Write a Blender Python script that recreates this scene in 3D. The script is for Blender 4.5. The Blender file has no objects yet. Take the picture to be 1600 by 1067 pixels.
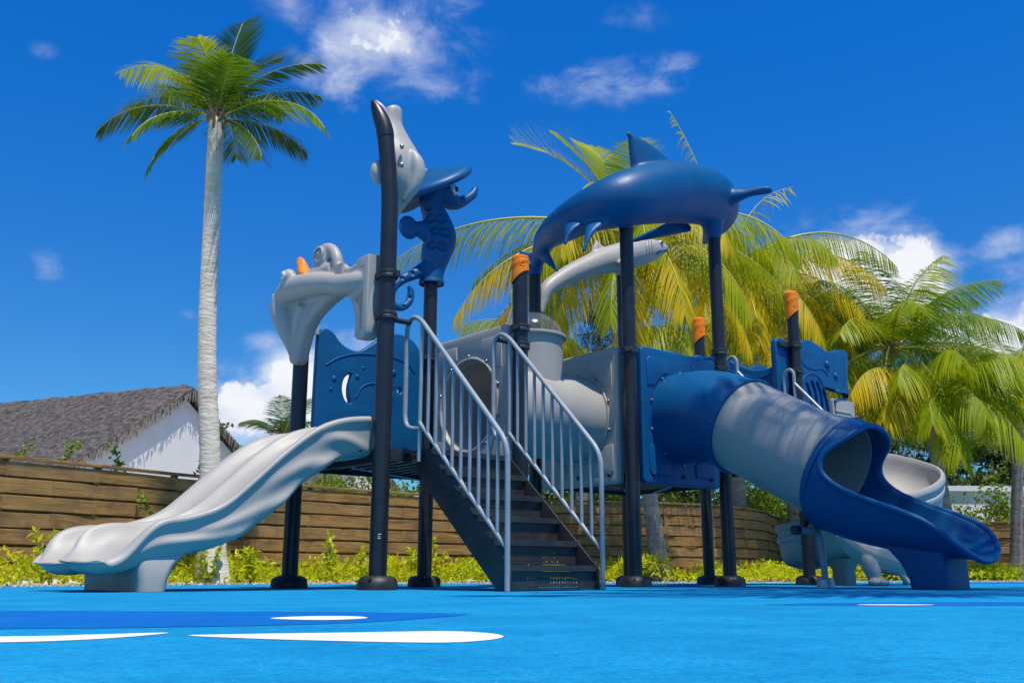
import bpy, bmesh, math, random
from math import sin, cos, pi, radians, sqrt, atan2
from mathutils import Vector, Matrix, Euler

random.seed(7)
scene = bpy.context.scene
col = scene.collection

# ------------------------------------------------------------------ camera
cam_d = bpy.data.cameras.new('camera')
cam_d.sensor_width = 36.0
cam_d.lens = 34.45
cam_d.shift_x = -0.0101
cam_d.clip_start = 0.02
cam_d.clip_end = 3000
cam = bpy.data.objects.new('camera', cam_d)
col.objects.link(cam)
cam.location = (0, 0, 0.088)
cam.rotation_euler = (radians(90 + 13.41), 0, 0)
scene.camera = cam

# ------------------------------------------------------------------ light
SUN_EL = radians(69.5)
SUN_H = Vector((0.48, -0.877, 0)).normalized()          # horizontal direction towards the sun
SUN_DIR = Vector((SUN_H.x * cos(SUN_EL), SUN_H.y * cos(SUN_EL), sin(SUN_EL)))
sun_d = bpy.data.lights.new('sun', 'SUN')
sun_d.energy = 5.0
sun_d.angle = radians(0.53)
sun_d.color = (1.0, 0.935, 0.83)
sun = bpy.data.objects.new('sun', sun_d)
col.objects.link(sun)
sun.rotation_euler = SUN_DIR.to_track_quat('Z', 'Y').to_euler()
sun.location = (5, -5, 20)

scene.view_settings.view_transform = 'Standard'
scene.view_settings.look = 'None'
scene.view_settings.gamma = 1.0
scene.view_settings.exposure = 0.0
scene.view_settings.use_curve_mapping = False
scene.cycles.max_bounces = 8
scene.cycles.transparent_max_bounces = 12
scene.cycles.use_denoising = True


class N:
    """small node-tree helper"""
    def __init__(self, tree):
        self.t = tree

    def new(self, kind, **kw):
        n = self.t.nodes.new(kind)
        for k, v in kw.items():
            if k.startswith('in_'):
                n.inputs[int(k[3:])].default_value = v
            else:
                setattr(n, k, v)
        return n

    def link(self, a, b):
        self.t.links.new(a, b)

    def math(self, op, a, b=None, c=None, clamp=False):
        n = self.t.nodes.new('ShaderNodeMath')
        n.operation = op
        n.use_clamp = clamp
        for i, x in enumerate((a, b, c)):
            if x is None:
                continue
            if isinstance(x, (int, float)):
                n.inputs[i].default_value = x
            else:
                self.t.links.new(x, n.inputs[i])
        return n.outputs[0]

    def smooth(self, x, lo, hi):
        n = self.t.nodes.new('ShaderNodeMapRange')
        n.interpolation_type = 'SMOOTHSTEP'
        n.inputs['From Min'].default_value = lo
        n.inputs['From Max'].default_value = hi
        self.t.links.new(x, n.inputs['Value'])
        return n.outputs[0]

    def mix(self, fac, a, b):
        n = self.t.nodes.new('ShaderNodeMix')
        n.data_type = 'RGBA'
        for s, x in ((n.inputs[0], fac), (n.inputs[6], a), (n.inputs[7], b)):
            if isinstance(x, (int, float)):
                s.default_value = x
            elif isinstance(x, tuple):
                s.default_value = (*x, 1) if len(x) == 3 else x
            else:
                self.t.links.new(x, s)
        return n.outputs[2]

    def noise(self, vec, scale, detail=4, rough=0.55, dist=0.0):
        n = self.t.nodes.new('ShaderNodeTexNoise')
        n.inputs['Scale'].default_value = scale
        n.inputs['Detail'].default_value = detail
        n.inputs['Roughness'].default_value = rough
        n.inputs['Distortion'].default_value = dist
        if vec is not None:
            self.t.links.new(vec, n.inputs['Vector'])
        return n


# ------------------------------------------------------------------ sky with scattered clouds
world = bpy.data.worlds.new('World')
scene.world = world
world.use_nodes = True
wt = world.node_tree
for n in list(wt.nodes):
    wt.nodes.remove(n)
w = N(wt)
out = w.new('ShaderNodeOutputWorld')
bg = w.new('ShaderNodeBackground')
bg.inputs['Strength'].default_value = 0.1
sky = w.new('ShaderNodeTexSky')
sky.sky_type = 'NISHITA'
sky.sun_disc = False
sky.sun_elevation = SUN_EL
sky.sun_rotation = atan2(SUN_H.x, SUN_H.y)
sky.air_density = 1.0
sky.dust_density = 0.25
sky.ozone_density = 3.0
hs = w.new('ShaderNodeHueSaturation')
hs.inputs['Saturation'].default_value = 1.25
hs.inputs['Value'].default_value = 1.0
w.link(sky.outputs[0], hs.inputs['Color'])
tint = w.new('ShaderNodeMix', data_type='RGBA', blend_type='MULTIPLY')
tint.inputs[0].default_value = 1.0
w.link(hs.outputs[0], tint.inputs[6])
tc = w.new('ShaderNodeTexCoord')
D = tc.outputs['Generated']
sepz = w.new('ShaderNodeSeparateXYZ')
w.link(D, sepz.inputs[0])
w.link(w.mix(w.smooth(sepz.outputs['Z'], 0.12, 0.55), (0.42, 0.92, 1.30), (0.10, 1.04, 1.78)), tint.inputs[7])
def sky_dir(bearing, elev):
    """unit vector for a compass bearing (degrees right of straight ahead) and an elevation"""
    b, e = radians(bearing), radians(elev)
    return Vector((sin(b) * cos(e), cos(b) * cos(e), sin(e)))


# every cloud bank: bearing, elevation, half extents in radians, density
CLOUDS = [
    (-9.32, 30.33, 0.085, 0.058, 0.72), (-11.85, 28.87, 0.05, 0.05, 0.62), (-5.17, 28.01, 0.05, 0.024, 0.48), (-7.34, 32.01, 0.06, 0.04, 0.55), (5.88, 28.12, 0.08, 0.024, 0.46),
    (6.4, 31.52, 0.05, 0.02, 0.26), (9.95, 28.68, 0.045, 0.014, 0.32), (2.0, 28.23, 0.04, 0.02, 0.32), (22.2, 15.72, 0.045, 0.052, 1.15), (19.32, 16.36, 0.075, 0.05, 1.05),
    (24.52, 17.25, 0.06, 0.018, 0.45), (27.11, 17.23, 0.05, 0.018, 0.42), (26.86, 12.13, 0.055, 0.036, 0.95), (23.78, 13.12, 0.05, 0.03, 0.9), (30.53, 12.7, 0.09, 0.05, 1.0),
    (-12.96, 10.72, 0.045, 0.045, 1.15), (-15.55, 9.09, 0.048, 0.036, 1.15), (-14.7, 12.75, 0.032, 0.018, 0.48), (-11.07, 9.26, 0.07, 0.06, 1.1), (-26.89, 16.01, 0.024, 0.018, 0.42),
    (-28.4, 26.9, 0.014, 0.01, 0.3), (-19.58, 14.13, 0.016, 0.008, 0.3), (28.88, 21.54, 0.03, 0.01, 0.2), (-41.35, 9.39, 0.14, 0.05, 0.9), (-53.17, 13.67, 0.18, 0.07, 0.8),
    (45.41, 12.59, 0.16, 0.06, 0.9), (52.1, 18.96, 0.15, 0.08, 0.7),
]
mask = None
for brg, elv, rx, ry, amp in CLOUDS:
    c = sky_dir(brg, elv)
    t1 = Vector((0, 0, 1)).cross(c).normalized() * -1
    t2 = t1.cross(c).normalized()
    if t2.z < 0:
        t2 = -t2
    s = w.new('ShaderNodeVectorMath', operation='SUBTRACT')
    w.link(D, s.inputs[0])
    s.inputs[1].default_value = c
    a = w.new('ShaderNodeVectorMath', operation='DOT_PRODUCT')
    b = w.new('ShaderNodeVectorMath', operation='DOT_PRODUCT')
    f = w.new('ShaderNodeVectorMath', operation='DOT_PRODUCT')
    w.link(s.outputs[0], a.inputs[0]); a.inputs[1].default_value = t1 / rx
    w.link(s.outputs[0], b.inputs[0]); b.inputs[1].default_value = t2 / ry
    w.link(s.outputs[0], f.inputs[0]); f.inputs[1].default_value = c / 0.3
    r2 = w.math('ADD', w.math('MULTIPLY', a.outputs['Value'], a.outputs['Value']),
                w.math('MULTIPLY', b.outputs['Value'], b.outputs['Value']))
    r2 = w.math('ADD', r2, w.math('MULTIPLY', f.outputs['Value'], f.outputs['Value']))
    g = w.math('MULTIPLY', w.math('POWER', 2.718, w.math('MULTIPLY', r2, -0.9)), amp)
    mask = g if mask is None else w.math('MAXIMUM', mask, g)
# clouds of the same kind all round and behind the camera
sepd = w.new('ShaderNodeSeparateXYZ')
w.link(D, sepd.inputs[0])
wide = w.noise(D, 2.2, 3, 0.5)
widem = w.math('MULTIPLY', w.smooth(wide.outputs['Fac'], 0.5, 0.72), w.smooth(sepd.outputs['Y'], 0.55, 0.1))
widem = w.math('MULTIPLY', widem, w.smooth(sepd.outputs['Z'], -0.02, 0.1))
mask = w.math('MAXIMUM', mask, w.math('MULTIPLY', widem, 0.9))
mp = w.new('ShaderNodeMapping')
mp.inputs['Scale'].default_value = (1, 1, 1.5)
w.link(D, mp.inputs['Vector'])
n1 = w.noise(mp.outputs[0], 17, 9, 0.60, 0.35)
n2 = w.noise(mp.outputs[0], 6, 3, 0.5)
dn = w.math('ADD', mask, w.math('MULTIPLY', w.math('SUBTRACT', n1.outputs['Fac'], 0.5), 1.5))
dn = w.math('ADD', dn, w.math('MULTIPLY', w.math('SUBTRACT', n2.outputs['Fac'], 0.5), 0.5))
alpha = w.math('MULTIPLY', w.smooth(dn, 0.16, 1.10), w.smooth(mask, 0.06, 0.3))
n3 = w.noise(D, 30, 7, 0.58, 0.1)
puff = w.math('ADD', mask, w.math('MULTIPLY', w.math('SUBTRACT', n3.outputs['Fac'], 0.5), 1.1))
puff = w.math('MULTIPLY', w.smooth(puff, 0.62, 0.80), w.smooth(mask, 0.45, 0.6))
alpha = w.math('MAXIMUM', w.math('MULTIPLY', alpha, 0.85), puff)
shade = w.noise(mp.outputs[0], 11, 5, 0.55, 0.2)
ccol = w.mix(w.smooth(w.math('ADD', shade.outputs['Fac'], w.math('MULTIPLY', dn, 0.25)), 0.42, 0.82), (5.6, 6.4, 8.6), (9.4, 9.6, 9.9))
skyc = w.mix(w.math('MULTIPLY', alpha, 0.96), tint.outputs[2], ccol)
w.link(skyc, bg.inputs['Color'])
w.link(bg.outputs[0], out.inputs[0])

# ------------------------------------------------------------------ materials
MATS = {}


def base_mat(name):
    m = bpy.data.materials.new(name)
    m.use_nodes = True
    MATS[name] = m
    t = m.node_tree
    return m, N(t), t.nodes['Principled BSDF'], t.nodes['Material Output']


def surf(name, c1, c2=None, rough=0.5, scale=6.0, bump=0.0, bscale=80.0, metal=0.0, spec=0.5, detail=5, lo=0.35, hi=0.65, rvar=0.08, stretch=None, grime=None, bdist=0.02):
    m, n, bs, o = base_mat(name)
    co = n.new('ShaderNodeTexCoord').outputs['Object']
    if stretch:
        mp = n.new('ShaderNodeMapping')
        mp.inputs['Scale'].default_value = stretch
        n.link(co, mp.inputs['Vector'])
        co = mp.outputs[0]
    nz = n.noise(co, scale, detail, 0.6)
    fac = n.smooth(nz.outputs['Fac'], lo, hi)
    c = n.mix(fac, c1, c2 or c1)
    if grime:
        g = n.noise(co, scale * 3.7, 6, 0.7)
        c = n.mix(n.math('MULTIPLY', n.smooth(g.outputs['Fac'], 0.55, 0.75), grime[1]), c, grime[0])
    n.link(c, bs.inputs['Base Color'])
    bs.inputs['Metallic'].default_value = metal
    bs.inputs['Specular IOR Level'].default_value = spec
    rn = n.noise(co, scale * 2.3, 4, 0.6)
    n.link(n.math('ADD', rough - rvar, n.math('MULTIPLY', rn.outputs['Fac'], 2 * rvar)), bs.inputs['Roughness'])
    if bump:
        b = n.new('ShaderNodeBump')
        b.inputs['Strength'].default_value = bump
        b.inputs['Distance'].default_value = bdist
        bn = n.noise(co, bscale, 3, 0.6)
        n.link(bn.outputs['Fac'], b.inputs['Height'])
        n.link(b.outputs[0], bs.inputs['Normal'])
    return m


surf('plastic_grey', (0.36, 0.335, 0.292), (0.395, 0.37, 0.325), rough=0.48, scale=3, bump=0.10, bscale=260, grime=((0.29, 0.265, 0.23), 0.22), bdist=0.004)
surf('plastic_blue', (0.0001, 0.076, 0.205), (0.0004, 0.088, 0.230), spec=0.32, rough=0.44, scale=3, bump=0.12, bscale=240, grime=((0.012, 0.10, 0.25), 0.30), bdist=0.004)
surf('plastic_orange', (1.0, 0.245, 0.004), (0.96, 0.21, 0.003), spec=0.3, rough=0.42, scale=8, bump=0.06, bscale=200)
surf('plastic_pink', (0.62, 0.42, 0.58), (0.56, 0.38, 0.52), rough=0.4, scale=8)
surf('post_paint', (0.010, 0.012, 0.016), (0.015, 0.017, 0.022), rough=0.38, scale=5, bump=0.08, bscale=400, grime=((0.05, 0.055, 0.06), 0.35), bdist=0.003)
surf('black_plastic', (0.012, 0.013, 0.015), (0.03, 0.031, 0.034), rough=0.5, scale=7, bump=0.08, bscale=300)
surf('rail_paint', (0.25, 0.285, 0.30), (0.29, 0.325, 0.34), rough=0.42, scale=7, bump=0.1, bscale=150, grime=((0.20, 0.22, 0.24), 0.35), bdist=0.003)
surf('step_metal', (0.018, 0.020, 0.022), (0.035, 0.036, 0.038), rough=0.42, scale=6, bump=0.12, bscale=300, grime=((0.10, 0.085, 0.07), 0.35), bdist=0.003)
surf('bolt_steel', (0.36, 0.36, 0.36), (0.28, 0.28, 0.28), rough=0.38, metal=0.8)
surf('galvanised', (0.42, 0.43, 0.45), (0.52, 0.53, 0.55), rough=0.45, metal=0.4, scale=25)
surf('eye_white', (0.75, 0.75, 0.74), rough=0.3)
surf('eye_black', (0.01, 0.01, 0.01), rough=0.2)
surf('white_wall', (0.70, 0.695, 0.68), (0.74, 0.735, 0.72), rough=0.85, scale=2.5, bump=0.2, bscale=60, grime=((0.62, 0.61, 0.58), 0.18))
surf('palm_trunk', (0.66, 0.54, 0.39), (0.80, 0.68, 0.52), rough=0.9, scale=5, bump=0.5, bscale=9, stretch=(1, 1, 3.2), grime=((0.26, 0.205, 0.15), 0.7), bdist=0.03)
surf('palm_trunk_dark', (0.22, 0.19, 0.16), (0.34, 0.31, 0.27), rough=0.9, scale=5, bump=0.9, bscale=14, stretch=(1, 1, 3.2), grime=((0.12, 0.10, 0.08), 0.7), bdist=0.03)
surf('palm_fibre', (0.20, 0.11, 0.055), (0.34, 0.22, 0.12), rough=0.95, scale=20, bump=0.8, bscale=60)
surf('bark', (0.16, 0.13, 0.105), (0.24, 0.20, 0.165), rough=0.95, scale=10, bump=0.7, bscale=30, stretch=(1, 1, 0.25))
surf('rachis', (0.44, 0.40, 0.06), (0.36, 0.38, 0.05), rough=0.5, scale=4)
surf('stem_green', (0.16, 0.20, 0.05), (0.22, 0.19, 0.08), rough=0.7, scale=15)
surf('thatch', (0.055, 0.045, 0.038), (0.21, 0.18, 0.155), rough=0.95, scale=9, bump=1.0, bscale=55, stretch=(1.0, 1, 1.0), lo=0.34, hi=0.68, grime=((0.045, 0.04, 0.04), 0.6), bdist=0.05)
surf('thatch_light', (0.24, 0.205, 0.175), (0.36, 0.315, 0.27), rough=0.95, scale=16, bump=0.8, bscale=70)
surf('dark_window', (0.02, 0.024, 0.028), rough=0.08)
surf('white_paint', (0.82, 0.79, 0.71), (0.70, 0.68, 0.62), rough=0.8, scale=60, bump=0.3, bscale=260)
surf('sand', (0.52, 0.47, 0.38), (0.62, 0.57, 0.48), rough=0.95, scale=3, bump=0.5, bscale=120, grime=((0.36, 0.31, 0.23), 0.5))
surf('gravel_stone', (0.30, 0.27, 0.22), (0.50, 0.46, 0.40), rough=0.85, scale=30)
surf('scuff', (0.72, 0.73, 0.74), rough=0.7)


def rubber(name, c1, c2, speck):
    m, n, bs, o = base_mat(name)
    co = n.new('ShaderNodeTexCoord').outputs['Object']
    v = n.new('ShaderNodeTexVoronoi')
    v.inputs['Scale'].default_value = 330
    n.link(co, v.inputs['Vector'])
    sep = n.new('ShaderNodeSeparateColor')
    n.link(v.outputs['Color'], sep.inputs[0])
    patch = n.noise(co, 2.6, 7, 0.68)
    c = n.mix(n.smooth(patch.outputs['Fac'], 0.38, 0.62), c1, c2)
    fine = n.noise(co, 28, 4, 0.65)
    c = n.mix(n.math('MULTIPLY', n.smooth(fine.outputs['Fac'], 0.45, 0.7), 0.50), c, speck)
    grain = n.noise(co, 95, 3, 0.7)
    c = n.mix(n.math('MULTIPLY', n.smooth(grain.outputs['Fac'], 0.46, 0.68), 0.55), c, speck)
    c = n.mix(n.math('MULTIPLY', n.smooth(sep.outputs['Red'], 0.72, 1.0), 0.65), c, speck)
    c = n.mix(n.math('MULTIPLY', n.smooth(sep.outputs['Green'], 0.998, 1.0), 0.35), c, (0.6, 0.64, 0.66))
    dust = n.noise(co, 4.0, 7, 0.7)
    c = n.mix(n.math('MULTIPLY', n.smooth(dust.outputs['Fac'], 0.56, 0.78), 0.08), c, (0.24, 0.38, 0.46))
    n.link(c, bs.inputs['Base Color'])
    bs.inputs['Roughness'].default_value = 0.8
    bs.inputs['Specular IOR Level'].default_value = 0.12
    b = n.new('ShaderNodeBump')
    b.inputs['Strength'].default_value = 0.55
    b.inputs['Distance'].default_value = 0.003
    n.link(v.outputs['Distance'], b.inputs['Height'])
    n.link(b.outputs[0], bs.inputs['Normal'])
    return m


rubber('rubber_blue', (0.003, 0.235, 0.46), (0.009, 0.30, 0.54), (0.001, 0.14, 0.35))
rubber('rubber_dark_blue', (0.0002, 0.130, 0.44), (0.0006, 0.150, 0.48), (0.0002, 0.085, 0.34))


def wood_mat():
    m, n, bs, o = base_mat('fence_wood')
    co = n.new('ShaderNodeTexCoord').outputs['Object']
    oi = n.new('ShaderNodeObjectInfo')
    add = n.new('ShaderNodeVectorMath', operation='ADD')
    n.link(co, add.inputs[0])
    sc = n.new('ShaderNodeVectorMath', operation='SCALE')
    sc.inputs['Scale'].default_value = 37.0
    comb = n.new('ShaderNodeCombineXYZ')
    for i in range(3):
        n.link(oi.outputs['Random'], comb.inputs[i])
    n.link(comb.outputs[0], sc.inputs[0])
    n.link(sc.outputs[0], add.inputs[1])
    mp = n.new('ShaderNodeMapping')
    mp.inputs['Scale'].default_value = (0.9, 9, 9)
    n.link(add.outputs[0], mp.inputs['Vector'])
    g = n.noise(mp.outputs[0], 3.2, 7, 0.65, 0.6)
    c = n.mix(n.smooth(g.outputs['Fac'], 0.32, 0.66), (0.165, 0.078, 0.017), (0.41, 0.225, 0.058))
    c = n.mix(n.math('MULTIPLY', oi.outputs['Random'], 0.55), c, (0.29, 0.185, 0.075))
    st = n.noise(add.outputs[0], 2.4, 5, 0.65)
    c = n.mix(n.math('MULTIPLY', n.smooth(st.outputs['Fac'], 0.48, 0.72), 0.75), c, (0.085, 0.058, 0.035))
    kn = n.new('ShaderNodeTexVoronoi')
    kn.inputs['Scale'].default_value = 2.1
    n.link(add.outputs[0], kn.inputs['Vector'])
    c = n.mix(n.math('MULTIPLY', n.smooth(kn.outputs['Distance'], 0.075, 0.03), 0.75), c, (0.045, 0.026, 0.012))
    n.link(c, bs.inputs['Base Color'])
    bs.inputs['Roughness'].default_value = 0.75
    b = n.new('ShaderNodeBump')
    b.inputs['Strength'].default_value = 0.5
    b.inputs['Distance'].default_value = 0.004
    n.link(g.outputs['Fac'], b.inputs['Height'])
    n.link(b.outputs[0], bs.inputs['Normal'])


wood_mat()


def leaf_mat(name, c1, c2, c3, trans=0.4, scale=2.5, rough=0.45):
    """foliage: colour attribute 'tone' (0..1) runs from c1 to c2, with c3 as dry / yellow patches"""
    m, n, bs, o = base_mat(name)
    at = n.new('ShaderNodeAttribute', attribute_name='tone')
    co = n.new('ShaderNodeTexCoord').outputs['Object']
    nz = n.noise(co, scale, 4, 0.6)
    c = n.mix(at.outputs['Fac'], c1, c2)
    c = n.mix(n.math('MULTIPLY', n.smooth(nz.outputs['Fac'], 0.48, 0.7), 0.55), c, c3)
    n.link(c, bs.inputs['Base Color'])
    bs.inputs['Roughness'].default_value = rough
    bs.inputs['Specular IOR Level'].default_value = 0.22
    tr = n.new('ShaderNodeBsdfTranslucent')
    br = n.new('ShaderNodeMix', data_type='RGBA', blend_type='MULTIPLY')
    br.inputs[0].default_value = 1.0
    br.inputs[7].default_value = (1.45, 1.35, 0.35, 1)
    n.link(c, br.inputs[6])
    n.link(br.outputs[2], tr.inputs['Color'])
    mx = n.new('ShaderNodeMixShader')
    mx.inputs[0].default_value = trans
    n.link(bs.outputs[0], mx.inputs[1])
    n.link(tr.outputs[0], mx.inputs[2])
    n.link(mx.outputs[0], o.inputs['Surface'])


leaf_mat('frond_green', (0.055, 0.15, 0.006), (0.18, 0.29, 0.010), (0.32, 0.33, 0.012))
leaf_mat('frond_dark', (0.018, 0.070, 0.010), (0.060, 0.125, 0.012), (0.18, 0.18, 0.02), trans=0.3)
leaf_mat('frond_yellow', (0.36, 0.32, 0.003), (0.72, 0.56, 0.005), (0.70, 0.43, 0.005), trans=0.45)
leaf_mat('frond_lime', (0.17, 0.27, 0.004), (0.42, 0.46, 0.006), (0.54, 0.46, 0.006), trans=0.45)
leaf_mat('cover_leaf', (0.24, 0.32, 0.004), (0.60, 0.62, 0.008), (0.54, 0.48, 0.01), trans=0.4, scale=1.5, rough=0.4)
leaf_mat('bush_leaf', (0.08, 0.16, 0.008), (0.22, 0.31, 0.018), (0.30, 0.33, 0.025), trans=0.38, scale=1.5, rough=0.35)
leaf_mat('needle', (0.045, 0.068, 0.04), (0.11, 0.13, 0.075), (0.15, 0.14, 0.085), trans=0.25, scale=1.0, rough=0.6)
leaf_mat('tree_leaf', (0.04, 0.075, 0.02), (0.10, 0.15, 0.03), (0.14, 0.16, 0.04), trans=0.3, scale=1.0)
leaf_mat('dry_leaf', (0.22, 0.18, 0.12), (0.36, 0.31, 0.23), (0.28, 0.20, 0.1), trans=0.2, scale=2.0, rough=0.8)

m, n, bs, o = base_mat('clear_dome')
bs.inputs['Base Color'].default_value = (0.86, 0.90, 0.88, 1)
bs.inputs['Roughness'].default_value = 0.08
bs.inputs['Transmission Weight'].default_value = 1.0
bs.inputs['IOR'].default_value = 1.05
tr = n.new('ShaderNodeBsdfTransparent')
gl = n.new('ShaderNodeBsdfGlossy')
gl.inputs['Roughness'].default_value = 0.15
df = n.new('ShaderNodeBsdfDiffuse')
df.inputs['Color'].default_value = (0.6, 0.62, 0.6, 1)
fr = n.new('ShaderNodeLayerWeight')
fr.inputs['Blend'].default_value = 0.35
m1 = n.new('ShaderNodeMixShader')
n.link(n.math('MULTIPLY', fr.outputs['Facing'], 0.35), m1.inputs[0])
n.link(tr.outputs[0], m1.inputs[1])
n.link(gl.outputs[0], m1.inputs[2])
m2 = n.new('ShaderNodeMixShader')
m2.inputs[0].default_value = 0.07
n.link(m1.outputs[0], m2.inputs[1])
n.link(df.outputs[0], m2.inputs[2])
n.link(m2.outputs[0], o.inputs['Surface'])


# ------------------------------------------------------------------ mesh helpers
def V(*a):
    return Vector(a)


class MB:
    """collects shapes into one mesh"""
    def __init__(self):
        self.v, self.f, self.tone = [], [], []

    def add(self, vs, fs, tone=None):
        o = len(self.v)
        self.v += [tuple(x) for x in vs]
        self.f += [tuple(i + o for i in f) for f in fs]
        self.tone += [tone if tone is not None else 0.5] * len(fs)
        return self

    def box(self, c, s, rot=None):
        vs = []
        for x in (-1, 1):
            for y in (-1, 1):
                for z in (-1, 1):
                    p = Vector((x * s[0] / 2, y * s[1] / 2, z * s[2] / 2))
                    if rot is not None:
                        p = rot @ p
                    vs.append(p + Vector(c))
        return self.add(vs, [(0, 1, 3, 2), (4, 6, 7, 5), (0, 4, 5, 1), (2, 3, 7, 6), (0, 2, 6, 4), (1, 5, 7, 3)])

    def loft(self, rings, caps=True, closed=True, tone=None):
        k = len(rings[0])
        vs = [p for r in rings for p in r]
        fs = []
        for i in range(len(rings) - 1):
            for j in range(k if closed else k - 1):
                a, b = i * k + j, i * k + (j + 1) % k
                fs.append((a, b, b + k, a + k))
        if caps and closed:
            fs.append(tuple(reversed(range(k))))
            fs.append(tuple(range((len(rings) - 1) * k, len(rings) * k)))
        return self.add(vs, fs, tone)

    def tube(self, path, r, n=12, caps=True, squash=None, tone=None, loop=False):
        path = [Vector(p) for p in path]
        m = len(path)
        rs = r if isinstance(r, (list, tuple)) else [r] * m
        rings = []
        up = None
        for i, p in enumerate(path):
            if loop:
                d = path[(i + 1) % m] - path[i - 1]
            else:
                d = path[min(i + 1, m - 1)] - path[max(i - 1, 0)]
            d.normalize()
            if up is None:
                up = Vector((0, 0, 1)) if abs(d.z) < 0.9 else Vector((1, 0, 0))
            x = d.cross(up)
            if x.length < 1e-5:
                x = d.orthogonal()
            x.normalize()
            up = x.cross(d).normalized()
            sx, sy = squash if squash else (1, 1)
            rings.append([p + x * (cos(2 * pi * k / n) * rs[i] * sx) + up * (sin(2 * pi * k / n) * rs[i] * sy) for k in range(n)])
        if loop:
            rings.append(rings[0])
            return self.loft(rings, caps=False, tone=tone)
        return self.loft(rings, caps, tone=tone)

    def lathe(self, prof, n=24, c=(0, 0, 0), axis='z', caps=True):
        rings = []
        for r, z in prof:
            ring = []
            for k in range(n):
                a = 2 * pi * k / n
                p = (cos(a) * r, sin(a) * r, z)
                if axis == 'x':
                    p = (z, p[0], p[1])
                elif axis == 'y':
                    p = (p[1], z, p[0])
                ring.append(Vector(p) + Vector(c))
            rings.append(ring)
        return self.loft(rings, caps)

    def ball(self, c, r, n=14, m=9, rot=None):
        r = r if isinstance(r, (tuple, list)) else (r, r, r)
        rings = []
        for i in range(m + 1):
            t = pi * i / m
            t = min(max(t, 0.03), pi - 0.03)
            ring = []
            for k in range(n):
                p = Vector((sin(t) * cos(2 * pi * k / n) * r[0], sin(t) * sin(2 * pi * k / n) * r[1], -cos(t) * r[2]))
                if rot is not None:
                    p = rot @ p
                ring.append(p + Vector(c))
            rings.append(ring)
        return self.loft(rings, True)

    def grid(self, rows, flip=False, tone=None):
        return self.loft(rows, caps=False, closed=False, tone=tone)

    def mesh(self, name, mat=None, smooth=True, sharp=35, tones=False):
        me = bpy.data.meshes.new(name)
        me.from_pydata(self.v, [], self.f)
        if tones:
            at = me.attributes.new('tone', 'FLOAT', 'FACE')
            at.data.foreach_set('value', self.tone)
        else:
            bm = bmesh.new()
            bm.from_mesh(me)
            bmesh.ops.recalc_face_normals(bm, faces=bm.faces)
            bm.to_mesh(me)
            bm.free()
        if smooth:
            me.polygons.foreach_set('use_smooth', [True] * len(me.polygons))
            if sharp:
                me.set_sharp_from_angle(angle=radians(sharp))
        if mat:
            me.materials.append(MATS[mat])
        me.update()
        return me

    def obj(self, name, mat, parent=None, smooth=True, sharp=35, tones=False, loc=None, label=None):
        ob = bpy.data.objects.new(name, self.mesh(name, mat, smooth, sharp, tones))
        col.objects.link(ob)
        if parent is not None:
            ob.parent = parent
        if loc is not None:
            ob.location = loc
        if label:
            ob['label'] = label
        return ob


def inst(name, me, parent=None, loc=(0, 0, 0), rot=None, scale=None):
    ob = bpy.data.objects.new(name, me)
    col.objects.link(ob)
    if parent is not None:
        ob.parent = parent
    ob.location = loc
    if rot is not None:
        ob.rotation_euler = rot
    if scale is not None:
        ob.scale = scale
    return ob


def empty(name, loc, rz=0.0, label=None, cat=None, group=None):
    ob = bpy.data.objects.new(name, None)
    col.objects.link(ob)
    ob.location = loc
    ob.rotation_euler = (0, 0, rz)
    ob.empty_display_size = 0.2
    tag(ob, label, cat, group)
    return ob


def tag(ob, label=None, cat=None, group=None, kind=None):
    if label:
        ob['label'] = label
    if cat:
        ob['category'] = cat
    if group:
        ob['group'] = group
    if kind:
        ob['kind'] = kind
    return ob


def spline(pts, n=8):
    """Catmull-Rom through tuples of any length"""
    P = [tuple(p) for p in pts]
    P = [tuple(2 * a - b for a, b in zip(P[0], P[1]))] + P + [tuple(2 * a - b for a, b in zip(P[-1], P[-2]))]
    res = []
    for i in range(1, len(P) - 2):
        for k in range(n):
            t = k / n
            res.append(tuple(0.5 * (2 * b + (c - a) * t + (2 * a - 5 * b + 4 * c - d) * t * t + (3 * b - a - 3 * c + d) * t ** 3)
                             for a, b, c, d in zip(P[i - 1], P[i], P[i + 1], P[i + 2])))
    res.append(P[-2])
    return res


def lerp_tab(tab, x):
    if x <= tab[0][0]:
        return tab[0][1]
    for (a, b), (c, d) in zip(tab, tab[1:]):
        if x <= c:
            t = (x - a) / (c - a)
            t = t * t * (3 - 2 * t)
            return b + (d - b) * t
    return tab[-1][1]


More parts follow.
